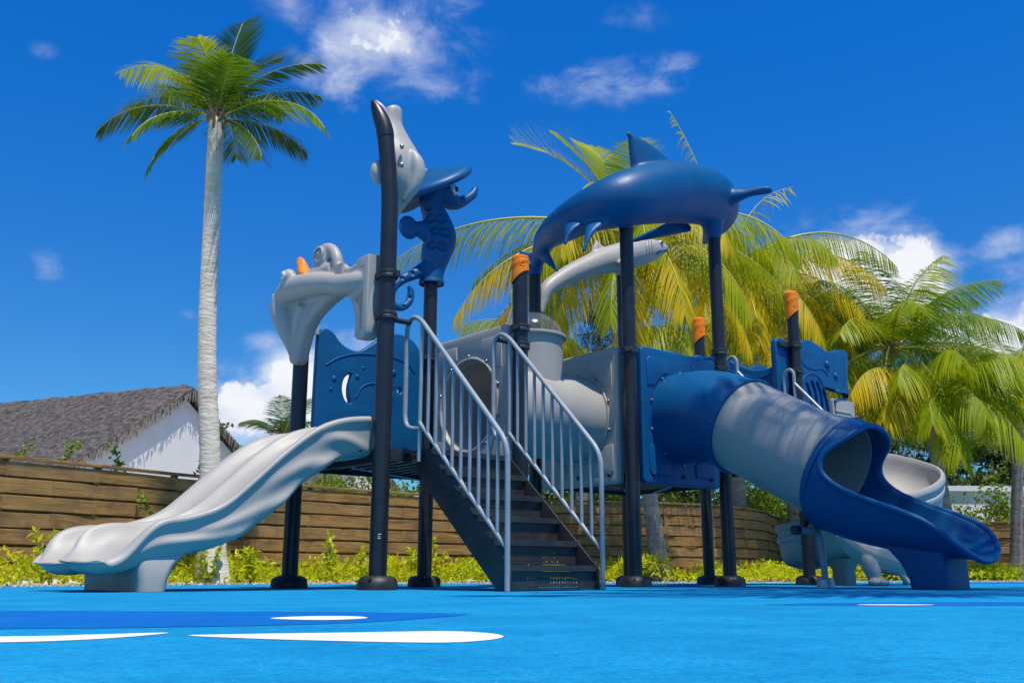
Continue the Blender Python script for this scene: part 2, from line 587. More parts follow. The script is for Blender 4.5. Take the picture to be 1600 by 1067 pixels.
def plate(name, outlines, thick, bevel, mat, parent, to3d, bres=2, label=None):
    """flat moulded plate with holes: 2-D outlines filled, extruded and rounded, then put in place by to3d(x, y, d)"""
    cu = bpy.data.curves.new(name, 'CURVE')
    cu.dimensions = '2D'
    cu.fill_mode = 'BOTH'
    cu.extrude = max(thick / 2 - bevel, 0.0005)
    cu.bevel_depth = bevel
    cu.bevel_resolution = bres
    cu.offset = -bevel
    for o in outlines:
        s = cu.splines.new('POLY')
        s.points.add(len(o) - 1)
        for i, (x, y) in enumerate(o):
            s.points[i].co = (x, y, 0, 1)
        s.use_cyclic_u = True
    tmp = bpy.data.objects.new(name, cu)
    me = bpy.data.meshes.new_from_object(tmp)
    bpy.data.objects.remove(tmp)
    bpy.data.curves.remove(cu)
    for v in me.vertices:
        v.co = to3d(v.co.x, v.co.y, v.co.z)
    bm = bmesh.new()
    bm.from_mesh(me)
    bmesh.ops.remove_doubles(bm, verts=bm.verts, dist=1e-5)
    bmesh.ops.recalc_face_normals(bm, faces=bm.faces)
    bm.to_mesh(me)
    bm.free()
    me.polygons.foreach_set('use_smooth', [True] * len(me.polygons))
    me.set_sharp_from_angle(angle=radians(40))
    me.materials.clear()
    me.materials.append(MATS[mat])
    me.name = name
    ob = bpy.data.objects.new(name, me)
    col.objects.link(ob)
    ob.parent = parent
    if label:
        ob['label'] = label
    return ob


ORGANIC = []


def organic(ob, voxel=0.014, smooth=6):
    """fuse the shapes of one moulded figure into a single continuous skin"""
    r = ob.modifiers.new('fuse', 'REMESH')
    r.mode = 'VOXEL'
    r.voxel_size = voxel
    r.use_smooth_shade = True
    s = ob.modifiers.new('soften', 'SMOOTH')
    s.factor = 0.5
    s.iterations = smooth
    ORGANIC.append(ob)
    return ob


def circle(cx, cy, r, n=48, rev=False):
    p = [(cx + r * cos(2 * pi * k / n), cy + r * sin(2 * pi * k / n)) for k in range(n)]
    return p[::-1] if rev else p


def rrect(x0, y0, x1, y1, r, n=6):
    p = []
    for cx, cy, a0 in ((x1 - r, y0 + r, -90), (x1 - r, y1 - r, 0), (x0 + r, y1 - r, 90), (x0 + r, y0 + r, 180)):
        for k in range(n + 1):
            a = radians(a0 + 90 * k / n)
            p.append((cx + r * cos(a), cy + r * sin(a)))
    return p

# ================================================================== THE SETTING
ground = MB()
ground.add([(-400, -60, -0.012), (400, -60, -0.012), (400, 900, -0.012), (-400, 900, -0.012)], [(0, 1, 2, 3)])
tag(ground.obj('ground', 'sand', smooth=False), kind='structure')

EDGE = [(-40, -12), (-7.5, -2), (-4.6, 6.2), (-4.05, 7.7), (-3.45, 8.9), (-2.6, 10.1), (-1.5, 11.0), (0.0, 11.5), (1.5, 11.7), (3.2, 12.0), (4.6, 13.0), (6.0, 14.2), (8.0, 15.2), (11.0, 16.0), (30, 18), (30, -12)]
pl = MB()
pl.add([(x, y, 0.0) for x, y in EDGE], [tuple(range(len(EDGE)))])
tag(pl.obj('rubber_surface', 'rubber_blue', smooth=False), kind='structure')


def blob(pts, n=6):
    """closed smooth outline through ground points"""
    q = pts[-1:] + pts + pts[:2]
    res = []
    for i in range(1, len(q) - 2):
        for k in range(n):
            t = k / n
            res.append(tuple(0.5 * (2 * b + (c - a) * t + (2 * a - 5 * b + 4 * c - d) * t * t + (3 * b - a - 3 * c + d) * t ** 3)
                             for a, b, c, d in zip(q[i - 1], q[i], q[i + 1], q[i + 2])))
    return res


def ground_mark(name, pts, mat, z):
    mb = MB()
    b = blob(pts, 40)
    b = [(x + random.gauss(0, .0006), y + random.gauss(0, .0006)) for x, y in b]
    mb.add([(x, y, z) for x, y in b], [tuple(range(len(b)))])
    return tag(mb.obj(name, mat, smooth=False), kind='structure')


DB, WP = 'rubber_dark_blue', 'white_paint'
ground_mark('surface_marking', [(-3.4, 1.62), (-1.6, 1.66), (-0.93, 1.71), (-0.55, 1.80), (-0.32, 1.93), (-0.20, 2.15), (-0.13, 2.36), (-0.28, 2.45), (-0.6, 2.52), (-1.4, 2.58), (-3.4, 2.6)], DB, 0.0008)
ground_mark('surface_marking', [(-0.525, 2.12), (-0.45, 2.05), (-0.37, 2.05), (-0.325, 2.13), (-0.37, 2.22), (-0.47, 2.22)], WP, 0.0016)
ground_mark('surface_marking', [(-1.5, 1.30), (-0.93, 1.325), (-0.70, 1.375), (-0.60, 1.45), (-0.555, 1.60), (-0.66, 1.55), (-0.80, 1.50), (-1.5, 1.44)], WP, 0.0008)
ground_mark('surface_marking', [(-0.50, 1.53), (-0.38, 1.455), (-0.23, 1.395), (-0.11, 1.37), (-0.05, 1.42), (-0.028, 1.51), (-0.06, 1.60), (-0.13, 1.645), (-0.26, 1.61), (-0.42, 1.57)], WP, 0.0008)
ground_mark('surface_marking', [(0.75, 3.10), (1.0, 3.02), (1.5, 3.02), (1.8, 3.12), (1.95, 3.3), (1.6, 3.42), (1.2, 3.36), (0.9, 3.25)], DB, 0.0008)
ground_mark('surface_marking', [(1.02, 3.06), (1.12, 3.03), (1.22, 3.05), (1.25, 3.10), (1.16, 3.13), (1.05, 3.12)], WP, 0.0016)
ground_mark('surface_marking', [(4.0, 11.0), (6.0, 11.4), (8.2, 11.2), (9.5, 12.2), (7.5, 12.8), (5.2, 12.4)], DB, 0.0008)

# ------------------------------------------------------------------ wooden fence, one object per plank
FEN = [(-8.4, 4.6), (-6.6, 7.0), (-4.95, 9.28), (-4.39, 10.1), (-3.75, 11.16), (-2.77, 12.45), (-1.84, 13.42), (-0.7, 14.35), (0.52, 15.05), (1.92, 15.35), (2.91, 15.87), (3.75, 16.7), (4.35, 17.7), (4.75, 18.9), (5.5, 20.2), (6.9, 21.1), (8.4, 21.4), (9.63, 21.25), (10.48, 20.8), (11.6, 20.1), (13.0, 19.2)]
fine = spline(FEN, 24)
acc = [0.0]
for a, b in zip(fine, fine[1:]):
    acc.append(acc[-1] + sqrt((a[0] - b[0]) ** 2 + (a[1] - b[1]) ** 2))


def along(s):
    s = max(0, min(s, acc[-1] - 1e-6))
    for i in range(len(acc) - 1):
        if acc[i + 1] >= s:
            t = (s - acc[i]) / (acc[i + 1] - acc[i])
            return Vector((fine[i][0] + (fine[i + 1][0] - fine[i][0]) * t, fine[i][1] + (fine[i + 1][1] - fine[i][1]) * t, 0))


def plank_mesh(L, H, T, name):
    bm = bmesh.new()
    bmesh.ops.create_cube(bm, size=1)
    bmesh.ops.scale(bm, vec=(L, T, H), verts=bm.verts)
    bmesh.ops.bevel(bm, geom=bm.edges[:], offset=0.004, segments=1, affect='EDGES')
    me = bpy.data.meshes.new(name)
    bm.to_mesh(me)
    bm.free()
    me.materials.append(MATS['fence_wood'])
    return me


fence = empty('fence', (FEN[2][0], FEN[2][1], 0), 0, 'weathered brown fence of wide horizontal planks curving round the playground', 'fence')
FI = Matrix.Translation(-Vector((FEN[2][0], FEN[2][1], 0)))
seg_len = {}
SEG = 0.98
ns = int(acc[-1] / SEG)
rng = random.Random(3)
cur = {}
for i in range(ns):
    a, b = along(i * SEG), along((i + 1) * SEG)
    d = b - a
    L = d.length
    ang = atan2(d.y, d.x)
    mid = (a + b) / 2
    nrm = Vector((-d.y, d.x, 0)).normalized()          # to the far side
    key = round(L, 2)
    if key not in cur:
        cur[key] = (plank_mesh(key * 1.0, 0.136, 0.022, 'plank'), plank_mesh(key * 0.985, 0.075, 0.02, 'backing_plank'), plank_mesh(key * 1.0, 0.03, 0.085, 'cap_plank'))
    pm, bm_, cm = cur[key]
    for r in range(7):
        z = 0.120 + r * 0.160 + rng.uniform(-.004, .004)
        off = nrm * rng.uniform(-0.004, 0.006)
        if r % 2:
            a2, b2 = along((i + .5) * SEG), along((i + 1.5) * SEG)
            m2_, d2_ = (a2 + b2) / 2, b2 - a2
        else:
            m2_, d2_ = mid, d
        ob = inst('plank', pm, fence, FI @ (m2_ + off + Vector((0, 0, z))), (rng.uniform(-.03, .03), rng.uniform(-.006, .006), atan2(d2_.y, d2_.x) + rng.uniform(-.004, .004)))
        ob.scale = (d2_.length / key, 1, rng.uniform(.96, 1.03))
        if r < 6:
            inst('backing_plank', bm_, fence, FI @ (mid + nrm * 0.06 + Vector((0, 0, z + 0.08))), (0, rng.uniform(-.006, .006), ang))
    inst('cap_plank', cm, fence, FI @ (mid + nrm * 0.012 + Vector((0, 0, 1.185))), (0, rng.uniform(-.003, .003), ang))
    if i % 1 == 0:
        if 'post' not in cur:
            mb = MB().box((0, 0, 0.59), (0.07, 0.045, 1.18))
            cur['post'] = mb.mesh('fence_post', 'fence_wood', smooth=False)
        inst('fence_post', cur['post'], fence, FI @ (a + nrm * 0.036), (0, 0, ang))

# ------------------------------------------------------------------ thatched house behind the fence
def thatched_house(loc, ridge_dir, H, eave_drop, halfw, length, over, label, cat='house', fringe=260, fseed=2, wall_mat='white_wall', verge_far=True):
    """ridge end above loc, ridge runs along ridge_dir; gable end faces -ridge_dir"""
    root = empty('house', (loc[0], loc[1], 0), atan2(ridge_dir[1], ridge_dir[0]), label, cat)
    # local: x along ridge away from the gable, y sideways
    rr = random.Random(fseed)
    w2 = halfw - over
    zt = H - 0.30
    slope = eave_drop / halfw
    wl = MB()
    x0, x1 = 0.18, length - over
    zl = H - eave_drop * (w2 / halfw) - 0.25
    prof = [(-w2, -0.05), (-w2, zl), (0, zt), (w2, zl), (w2, -0.05)]
    r0 = [Vector((x0, y, z)) for y, z in prof]
    r1 = [Vector((x1, y, z)) for y, z in prof]
    wl.loft([r0, r1])
    wl.obj('wall', wall_mat, root, smooth=False)
    # thatch: thick slab with rounded verge, slightly lumpy
    rf = MB()
    th = 0.24
    nx, ny = 60, 22
    for sgn in (-1, 1):
        top, bot = [], []
        for i in range(nx + 1):
            x = -0.02 + (length + 0.02) * i / nx
            rt, rb = [], []
            for j in range(ny + 1):
                t = j / ny
                y = sgn * halfw * t
                z = H - eave_drop * t + 0.05 * math.exp(-(t * 9) ** 2)
                lump = 0.02 * sin(x * 7.3 + j * 1.7) * sin(j * 2.1 + x * 3.1) + rr.uniform(-.012, .012)
                edge = min(1.0, (i / 1.6) if i < 2 else 1.0)
                rt.append(Vector((x, y, z + lump - (1 - edge) * 0.09)))
                rb.append(Vector((x, y, z - th * (0.75 if t < .98 else .5))))
            top.append(rt)
            bot.append(rb)
        rf.grid(top)
        rf.grid(bot)
        rf.grid([top[0], bot[0]])
        rf.grid([top[-1], bot[-1]])
        rf.grid([[r[-1] for r in top], [r[-1] for r in bot]])
    roof = rf.obj('roof', 'thatch', root, smooth=True, sharp=60)
    # loose straw lying over the slopes
    st = MB()
    for _ in range(int(2600 * length / 6)):
        sgn = rr.choice((-1, 1))
        t = rr.random() ** 0.9
        x = rr.uniform(0, length)
        y = sgn * halfw * t
        z = H - eave_drop * t + 0.012
        L = rr.uniform(0.10, 0.24)
        dy = sgn * L * cos(math.atan(slope)) * rr.uniform(.7, 1)
        dz = -L * sin(math.atan(slope)) * rr.uniform(.45, 1.0)
        dx = rr.uniform(-.07, .07)
        ww = rr.uniform(.006, .012)
        st.add([(x, y, z), (x + ww, y, z + .006), (x + dx + ww, y + dy, z + dz + .02), (x + dx, y + dy, z + dz + .016)], [(0, 1, 2, 3)])
    tag(st.obj('loose_straw', 'thatch', roof, smooth=False), kind='stuff')
    # straw fringe hanging under the verge
    fg = MB()
    nf = fringe
    for sgn in (-1, 1):
        for k in range(nf):
            t = (k + rr.random()) / nf
            y = sgn * halfw * t
            z = H - eave_drop * t - 0.10
            L = rr.uniform(0.13, 0.30)
            ww = halfw / nf * rr.uniform(0.7, 1.6)
            xx = rr.uniform(-.075, .06)
            lean = rr.uniform(-.04, .04)
            fg.add([(xx, y - ww, z), (xx, y + ww, z), (xx + .01, y + ww * .45 + lean, z - L), (xx + .01, y - ww * .45 + lean, z - L * rr.uniform(.8, 1))], [(0, 1, 2, 3)])
    tag(fg.obj('straw_fringe', 'thatch_light', roof, smooth=False), kind='stuff')
    return root


K = 1.5
thatched_house((-5.124 * K, 15.0 * K), (-0.9117, 0.4109), 0.088 + (2.952 - 0.088) * K, 0.64 * 3.9, 3.9, 9.5, 0.55,
               'white house with grey thatched gable roof behind the fence on the left')

thatched_house((-4.3, 27.0), (-0.9117, 0.4109), 3.75, 1.9, 3.0, 6.0, 0.5, 'second thatched house, just its gable showing under the slide platform', fringe=120, fseed=5)

# low white garden wall and the second building on the right
gw = empty('garden_wall', (9.6, 23.2, 0), radians(2), 'low white rendered wall behind the leafy hedge on the right', 'wall')
MB().box((0.9, 0, 1.0), (4.6, 0.18, 2.0)).obj('wall_panel', 'white_wall', gw, smooth=False)
MB().box((0.9, -0.02, 2.06), (4.7, 0.34, 0.12)).obj('coping', 'white_wall', gw, smooth=False)

hr = thatched_house((15.0, 27.6), (0.96, 0.27), 6.3, 2.5, 3.2, 8.0, 0.5, 'thatched villa with dark window at the right edge behind palms', fringe=160, fseed=9, wall_mat='white_wall')
MB().box((0.27, 1.2, 2.75), (0.1, 2.0, 2.3)).obj('window', 'dark_window', hr, smooth=False)
for yy in (0.18, 1.2, 2.22):
    MB().box((0.24, yy, 2.75), (0.08, 0.07, 2.4)).obj('window_frame', 'white_wall', hr, smooth=False)

# ================================================================== PLANTS
def leaf_quad(mb, p, d, nrm, L, W, tone):
    d = d.normalized()
    s = d.cross(nrm)
    if s.length < 1e-4:
        s = d.orthogonal()
    s.normalize()
    fold = s.cross(d) * (W * 0.22)
    mb.add([p, p + d * L * 0.45 + s * W / 2 + fold, p + d * L, p + d * L * 0.45 - s * W / 2 + fold], [(0, 1, 2), (0, 2, 3)], tone)


def rand_dir(r, up=0.3):
    while True:
        v = Vector((r.uniform(-1, 1), r.uniform(-1, 1), r.uniform(-1, 1) + up))
        if 0.1 < v.length < 1.6:
            return v.normalized()


def gradual(r):
    return min(1, max(0, r.gauss(0.5, 0.25)))


# yellow-green ground cover and white gravel between the rubber surface and the fence
def in_poly(x, y, P):
    c = False
    j = len(P) - 1
    for i in range(len(P)):
        if (P[i][1] > y) != (P[j][1] > y) and x < (P[j][0] - P[i][0]) * (y - P[i][1]) / (P[j][1] - P[i][1]) + P[i][0]:
            c = not c
        j = i
    return c


from mathutils import noise as mnoise
r = random.Random(11)
cov = MB()
fence_pts = [along(s * 0.25) for s in range(int(acc[-1] / 0.25))]
edge_fine = spline(EDGE[1:-1], 12)


def dist_edge(x, y):
    return min((x - a[0]) ** 2 + (y - a[1]) ** 2 for a in edge_fine) ** .5


n_leaf = 0
while n_leaf < 30000:
    s = r.uniform(2.0, acc[-1] - 3.5)
    q = along(s)
    t = r.random()
    nd = along(s + .1) - along(s - .1)
    nn = Vector((nd.y, -nd.x, 0)).normalized()
    far = q.y > 16.5
    wdt = 2.3 if not far else 4.0
    p = q + nn * (0.05 + t * wdt)
    if in_poly(p.x, p.y, EDGE):
        continue
    de = dist_edge(p.x, p.y)
    if de < 0.04 + 0.10 * r.random():
        continue
    hgt = 0.10 + 0.40 * max(0, mnoise.noise(Vector((p.x * 1.5, p.y * 1.5, 3.1))) + .22)
    hgt *= min(1, 0.45 + de * 1.1)
    hgt = min(hgt * 0.98, 0.36)
    if mnoise.noise(Vector((p.x * 2.3, p.y * 2.3, 9))) < -0.30:
        continue
    z = -0.01 + hgt * sqrt(r.random())
    p.z = z
    leaf_quad(cov, p, rand_dir(r, 0.5), rand_dir(r, 1.2), r.choice((r.uniform(0.035, 0.075), r.uniform(0.06, 0.125))), r.uniform(0.02, 0.05), min(1, max(0, gradual(r) * .8 + z / 0.35 * .35)))
    n_leaf += 1
tag(cov.obj('ground_cover', 'cover_leaf', smooth=False, tones=True), 'low yellow green leafy ground cover along the foot of the fence', 'ground cover', kind='stuff')

gr = MB()
for _ in range(2400):
    k = r.randrange(20, len(edge_fine) - 14)
    a, b = edge_fine[k], edge_fine[k + 1]
    t = r.random()
    nx_, ny_ = -(b[1] - a[1]), (b[0] - a[0])
    l_ = sqrt(nx_ * nx_ + ny_ * ny_) + 1e-6
    off = abs(r.gauss(0, 0.09)) + 0.01
    x, y = a[0] + (b[0] - a[0]) * t + nx_ / l_ * off, a[1] + (b[1] - a[1]) * t + ny_ / l_ * off
    sx = r.uniform(.010, .024)
    rot = Euler((r.uniform(0, 3), r.uniform(0, 3), r.uniform(0, 3))).to_matrix()
    vs = [Vector(q) * sx for q in ((1, 0, 0), (-1, 0, 0), (0, 1, 0), (0, -1, 0), (0, 0, .8), (0, 0, -.8))]
    gr.add([rot @ q + Vector((x, y, r.uniform(-.01, .012))) for q in vs],
           [(0, 2, 4), (2, 1, 4), (1, 3, 4), (3, 0, 4), (2, 0, 5), (1, 2, 5), (3, 1, 5), (0, 3, 5)])
tag(gr.obj('gravel', 'gravel_stone', smooth=False), 'white coral gravel strip edging the blue rubber surface', 'gravel', kind='stuff')


def sprig(loc, h, seed, label, nstem=3, lean=0.25, mat='cover_leaf', name='young_shrub', lsize=0.075):
    rr = random.Random(seed)
    root = empty(name, loc, 0, label, 'plant', 'young shrubs rising from the ground cover')
    st, lf = MB(), MB()
    for _ in range(nstem):
        hh = h * rr.uniform(.6, 1.0)
        az = rr.uniform(0, 2 * pi)
        tip = Vector((cos(az) * lean * hh, sin(az) * lean * hh, hh))
        path = [Vector((rr.uniform(-.03, .03), rr.uniform(-.03, .03), 0)), tip * .5 + Vector((rr.uniform(-.04, .04), rr.uniform(-.04, .04), 0)), tip]
        pth = [Vector(q) for q in spline(path, 5)]
        st.tube(pth, [0.007 * (1 - .7 * k / len(pth)) for k in range(len(pth))], 5)
        for k, q in enumerate(pth[2:]):
            for _ in range(4):
                d = rand_dir(rr, .35)
                leaf_quad(lf, q, d, rand_dir(rr, 1.2), lsize * rr.uniform(.7, 1.3), lsize * .5 * rr.uniform(.8, 1.2), min(1, gradual(rr) + k * .03))
    st.obj('stem', 'stem_green', root)
    tag(lf.obj('foliage', mat, root, smooth=False, tones=True))
    return root


for k, (x, y, h_, lab) in enumerate([
        (-3.95, 8.35, 0.50, 'bright leafy shrub at the far left end in front of fence'),
        (-3.62, 8.55, 0.42, 'bright leafy shrub left of the slide lip against dark planks'),
        (-3.05, 9.75, 0.46, 'leafy shrub growing just beside the foot of the white palm trunk'),
        (-2.75, 10.25, 0.50, 'leafy shrub right of the white palm trunk'),
        (-2.05, 11.0, 0.56, 'leafy shrub between the slide and the leftmost dark post'),
        (-1.72, 11.3, 0.50, 'leafy shrub just right of the leftmost dark post'),
        (-1.22, 11.6, 0.40, 'leafy shrub midway under the slide platform'),
        (-0.98, 11.9, 0.52, 'leafy shrub left of the second post under the platform'),
        (-0.55, 12.1, 0.40, 'leafy shrub seen beside the stair stringer'),
        (1.45, 12.6, 0.30, 'leafy shrub under the tunnel between the stairs and dolphin post'),
        (4.75, 14.3, 0.62, 'tall leafy shrub under the grey tube slide'),
        (5.25, 14.9, 0.50, 'leafy shrub behind the black tube support post')]):
    sprig((x, y, -0.01), h_, 40 + k, lab)


def bush(loc, rx, ry, h, seed, label, nleaf=1400, mat='bush_leaf', lsize=0.09, name='bush', cat='bush', group='bushes behind the fence', base=0.25):
    rr = random.Random(seed)
    root = empty(name, loc, 0, label, cat, group)
    st, lf = MB(), MB()
    tips = []
    for _ in range(11):
        az, q = rr.uniform(0, 2 * pi), sqrt(rr.random())
        tip = Vector((cos(az) * rx * q, sin(az) * ry * q, h * rr.uniform(.65, 1.08) * (1 - .35 * q * q)))
        mid = tip * .5 + Vector((rr.uniform(-.1, .1), rr.uniform(-.1, .1), .1 * h))
        pth = [Vector(v) for v in spline([(0, 0, 0), tuple(mid), tuple(tip)], 6)]
        st.tube(pth, [0.022 * (1 - .8 * i / len(pth)) for i in range(len(pth))], 5)
        tips += pth[3:]
    per = max(3, nleaf // len(tips))
    for q in tips:
        spread = 0.11 + 0.16 * rr.random()
        for _ in range(per):
            p = q + Vector((rr.gauss(0, spread), rr.gauss(0, spread), rr.gauss(0, spread)))
            if p.z < base * h * .2:
                continue
            leaf_quad(lf, p, rand_dir(rr, .1), rand_dir(rr, 1.0), lsize * rr.uniform(.6, 1.3), lsize * .62 * rr.uniform(.7, 1.2), gradual(rr))
    st.obj('branches', 'bark', root)
    lf.obj('foliage', mat, root, smooth=False, tones=True)
    return root


BUSHES = [
    (-2.95, 15.2, 1.0, .6, 1.85, 'bush above the fence left of the second post under the platform'),
    (-1.75, 16.0, 1.0, .6, 1.7, 'bush above the fence behind the second post under the platform'),
    (-0.55, 16.4, 1.0, .6, 1.9, 'bush showing above the planks below the slide platform'),
    (1.55, 17.3, 1.1, .7, 1.75, 'bush above the fence just right of the stairs'),
    (3.0, 18.2, 1.2, .7, 1.85, 'bush above the fence between the dolphin posts'),
    (4.45, 19.6, 1.3, .8, 2.15, 'tall loose bush under the grey tube section'),
    (5.6, 22.0, 1.3, .8, 2.1, 'dense bush at the fence bend behind the tube slide'),
    (7.6, 22.3, 1.2, .7, 2.6, 'tall bush just right of the grey spiral slide'),
    (8.6, 22.3, 1.1, .6, 2.0, 'leafy hedge bush in front of the left end of the white wall'),
    (9.7, 22.2, 1.1, .6, 1.95, 'leafy hedge bush in front of the middle of the white wall'),
    (10.8, 21.9, 1.0, .6, 2.1, 'leafy hedge bush at the right edge of the picture'),
    (7.1, 23.6, 1.6, .9, 3.7, 'large dense bush below the right hand palm crowns'),
]
for k, (x, y, rx, ry, h_, lab) in enumerate(BUSHES):
    bush((x, y, 0), rx, ry, h_, 70 + k, lab, nleaf=2400, lsize=.105)

# creeping sprigs hanging over the left fence
def vine(pts, seed, label, nl=60, mat='bush_leaf'):
    rr = random.Random(seed)
    root = empty('creeper', pts[0], 0, label, 'plant', 'creepers on the fence')
    o = Vector(pts[0])
    pth = [Vector(q) - o for q in spline(pts, 6)]
    MB().tube(pth, 0.005, 5).obj('stem', 'stem_green', root)
    lf = MB()
    for q in pth:
        for _ in range(max(1, nl // len(pth))):
            leaf_quad(lf, q + Vector((rr.uniform(-.04, .04), rr.uniform(-.05, .01), rr.uniform(-.04, .04))), rand_dir(rr, .1), V(0, -1, .6), rr.uniform(.04, .075), rr.uniform(.03, .045), gradual(rr))
    lf.obj('foliage', mat, root, smooth=False, tones=True)


vine([(-4.08, 10.55, 0.92), (-4.0, 10.5, 0.85), (-3.93, 10.55, 0.72), (-3.86, 10.6, 0.6)], 5, 'thin creeper hanging down the planks left of the palm trunk', 60)
vine([(-4.75, 10.15, 1.2), (-4.72, 10.2, 1.33), (-4.66, 10.2, 1.45)], 6, 'creeper sprig topping the fence under the thatched verge', 60)
vine([(-4.42, 10.6, 1.15), (-4.36, 10.65, 1.25), (-4.46, 10.65, 1.42)], 7, 'creeper sprig topping the fence below the white gable wall', 70)
vine([(-5.0, 9.75, 1.2), (-4.98, 9.8, 1.28), (-4.93, 9.8, 1.34)], 8, 'small creeper sprig on the fence in front of the thatch', 34)
vine([(-3.9, 11.9, 1.1), (-3.85, 11.8, 1.5), (-3.7, 11.8, 1.75), (-3.55, 11.8, 1.85)], 9, 'leafy creeper right of the palm trunk against the cloud', 70)
vine([(-3.6, 11.95, 1.2), (-3.5, 11.95, 1.5), (-3.35, 11.9, 1.62)], 10, 'second leafy creeper beside the palm below the slide top', 40)


# ------------------------------------------------------------------ palms
def frond(parent, base, az, el, L, droop, seed, mat, lw=0.42, nl=46, hang=0.55, twist=0.0, lift=0.0, broken=False, rmat='rachis', ragged=0.15, width=0.030):
    """one pinnate palm leaf: curved midrib carrying two rows of folded leaflets"""
    rr = random.Random(seed)
    h_ = Vector((cos(az), sin(az), 0))
    side = Vector((-sin(az), cos(az), 0))
    M = 22
    pts = [Vector(base)]
    e = el
    for i in range(M):
        t = i / M
        e = el - droop * (t ** 1.35)
        d = h_ * cos(e) + V(0, 0, 1) * sin(e) + side * (twist * t)
        pts.append(pts[-1] + d.normalized() * (L / M))
    lf = MB()
    for sgn in (-1, 1):
        for k in range(nl):
            if rr.random() < ragged * 0.5:
                continue
            t = 0.10 + 0.90 * (k + rr.uniform(0, .8)) / nl
            fi = min(t, 0.999) * M
            i0 = int(fi)
            p = pts[i0].lerp(pts[i0 + 1], fi - i0)
            d = (pts[i0 + 1] - pts[i0]).normalized()
            sd = side - d * side.dot(d)
            sd.normalize()
            upv = sd.cross(d) if sd.cross(d).z >= 0 else d.cross(sd)
            ll = lw * (0.30 + 0.95 * sin(pi * min(1, (0.12 + t * 0.86))) ** 0.75) * rr.uniform(.82, 1.1)
            if t > 0.93:
                ll *= .7
            fw = 0.45 + 0.75 * t
            dirn = (sd * sgn + d * fw + upv * (0.22 - 0.25 * t) + V(0, 0, -1) * hang * rr.uniform(.45, 1.25)).normalized()
            wid = width * rr.uniform(.75, 1.2)
            q0 = p
            seg = []
            dd = dirn
            S = 3
            for s_ in range(S + 1):
                ws = wid * (0.55, 1.0, 0.8, 0.06)[s_]
                wv = dd.cross(upv)
                if wv.length < 1e-4:
                    wv = d
                wv.normalize()
                wv = (wv + upv * 0.35 * sgn).normalized()
                seg.append((q0 - wv * ws / 2, q0 + wv * ws / 2))
                dd = (dd + V(0, 0, -1) * hang * (0.20 + 0.25 * rr.random())).normalized()
                q0 = q0 + dd * ll / S
            vs = [x for s2 in seg for x in s2]
            tone = min(1, max(0, rr.gauss(0.45, .22) + (t - .5) * .25))
            lf.add(vs, [(0, 1, 3, 2), (2, 3, 5, 4), (4, 5, 7, 6)], tone)
    fo = lf.obj('frond', mat, parent, smooth=True, sharp=None, tones=True)
    rc = MB()
    rc.tube(pts, [max(0.004, 0.021 * (L / 2.6) * (1 - 0.88 * i / M)) for i in range(M + 1)], 6)
    rc.obj('midrib', rmat, fo)
    return fo


def palm(name, base, crown, r0, r1, label, fronds, mat, seed, trunk_mat='palm_trunk', bend=None, group=None, rings=60, fibre=True, fruit=False, lscale=1.0):
    rr = random.Random(seed)
    root = empty(name, base, 0, label, 'palm tree', group)
    c = Vector(crown) - Vector(base)
    mid = c * .5 + (Vector(bend) if bend else Vector((0, 0, 0)))
    pth = spline([(0, 0, -0.05), tuple(mid * .5 + c * .0 + Vector((0, 0, 0))), tuple(mid), tuple(mid * .4 + c * .6), tuple(c)], rings // 4)
    mb = MB()
    M = len(pth)
    rad = []
    for i in range(M):
        t = i / (M - 1)
        rr0 = r1 + (r0 * .72 - r1) * (1 - t) ** 1.2 + (r0 * .55) * math.exp(-t * 13)
        rad.append(rr0 * (1 + (0.028 if i % 2 else -0.02) + rr.uniform(-.014, .014)))
    mb.tube([Vector(p) for p in pth], rad, 20)
    mb.obj('trunk', trunk_mat, root, sharp=None)
    if fibre:
        fb = MB()
        for k in range(16):
            az = k * 2.4
            b0 = c + Vector((cos(az) * r1 * .6, sin(az) * r1 * .6, -.16 + .02 * k))
            b1 = b0 + Vector((cos(az) * r1 * 1.3, sin(az) * r1 * 1.3, .17 + .008 * k))
            fb.tube([b0, b0.lerp(b1, .5) + Vector((0, 0, .02)), b1], [r1 * .55, r1 * .42, r1 * .16], 7, squash=(1, .45))
        fb.obj('crown_fibre', 'palm_fibre', root)
    if fruit:
        for k in range(7):
            az = k * 2.4 + .5
            MB().ball(c + Vector((cos(az) * r1 * 1.7, sin(az) * r1 * 1.7, -.10 - .05 * (k % 3))), (.075, .075, .092), 12, 8).obj('coconut', 'stem_green', root)
    top = c + Vector((0, 0, .02))
    for k, fr in enumerate(fronds):
        a = dict(az=0, el=0, L=1.5, droop=1.0)
        a.update(fr)
        mt = a.pop('mat', mat)
        az = a.pop('az')
        a['L'] *= lscale
        b = top + Vector((cos(az) * r1 * .5, sin(az) * r1 * .5, 0.0))
        frond(root, b, az, a.pop('el'), a.pop('L'), a.pop('droop'), seed * 100 + k, mt, **a)
    return root


R = radians


def F(az, el, L, droop, **k):
    return dict(az=R(az), el=R(el), L=L, droop=R(droop), **k)


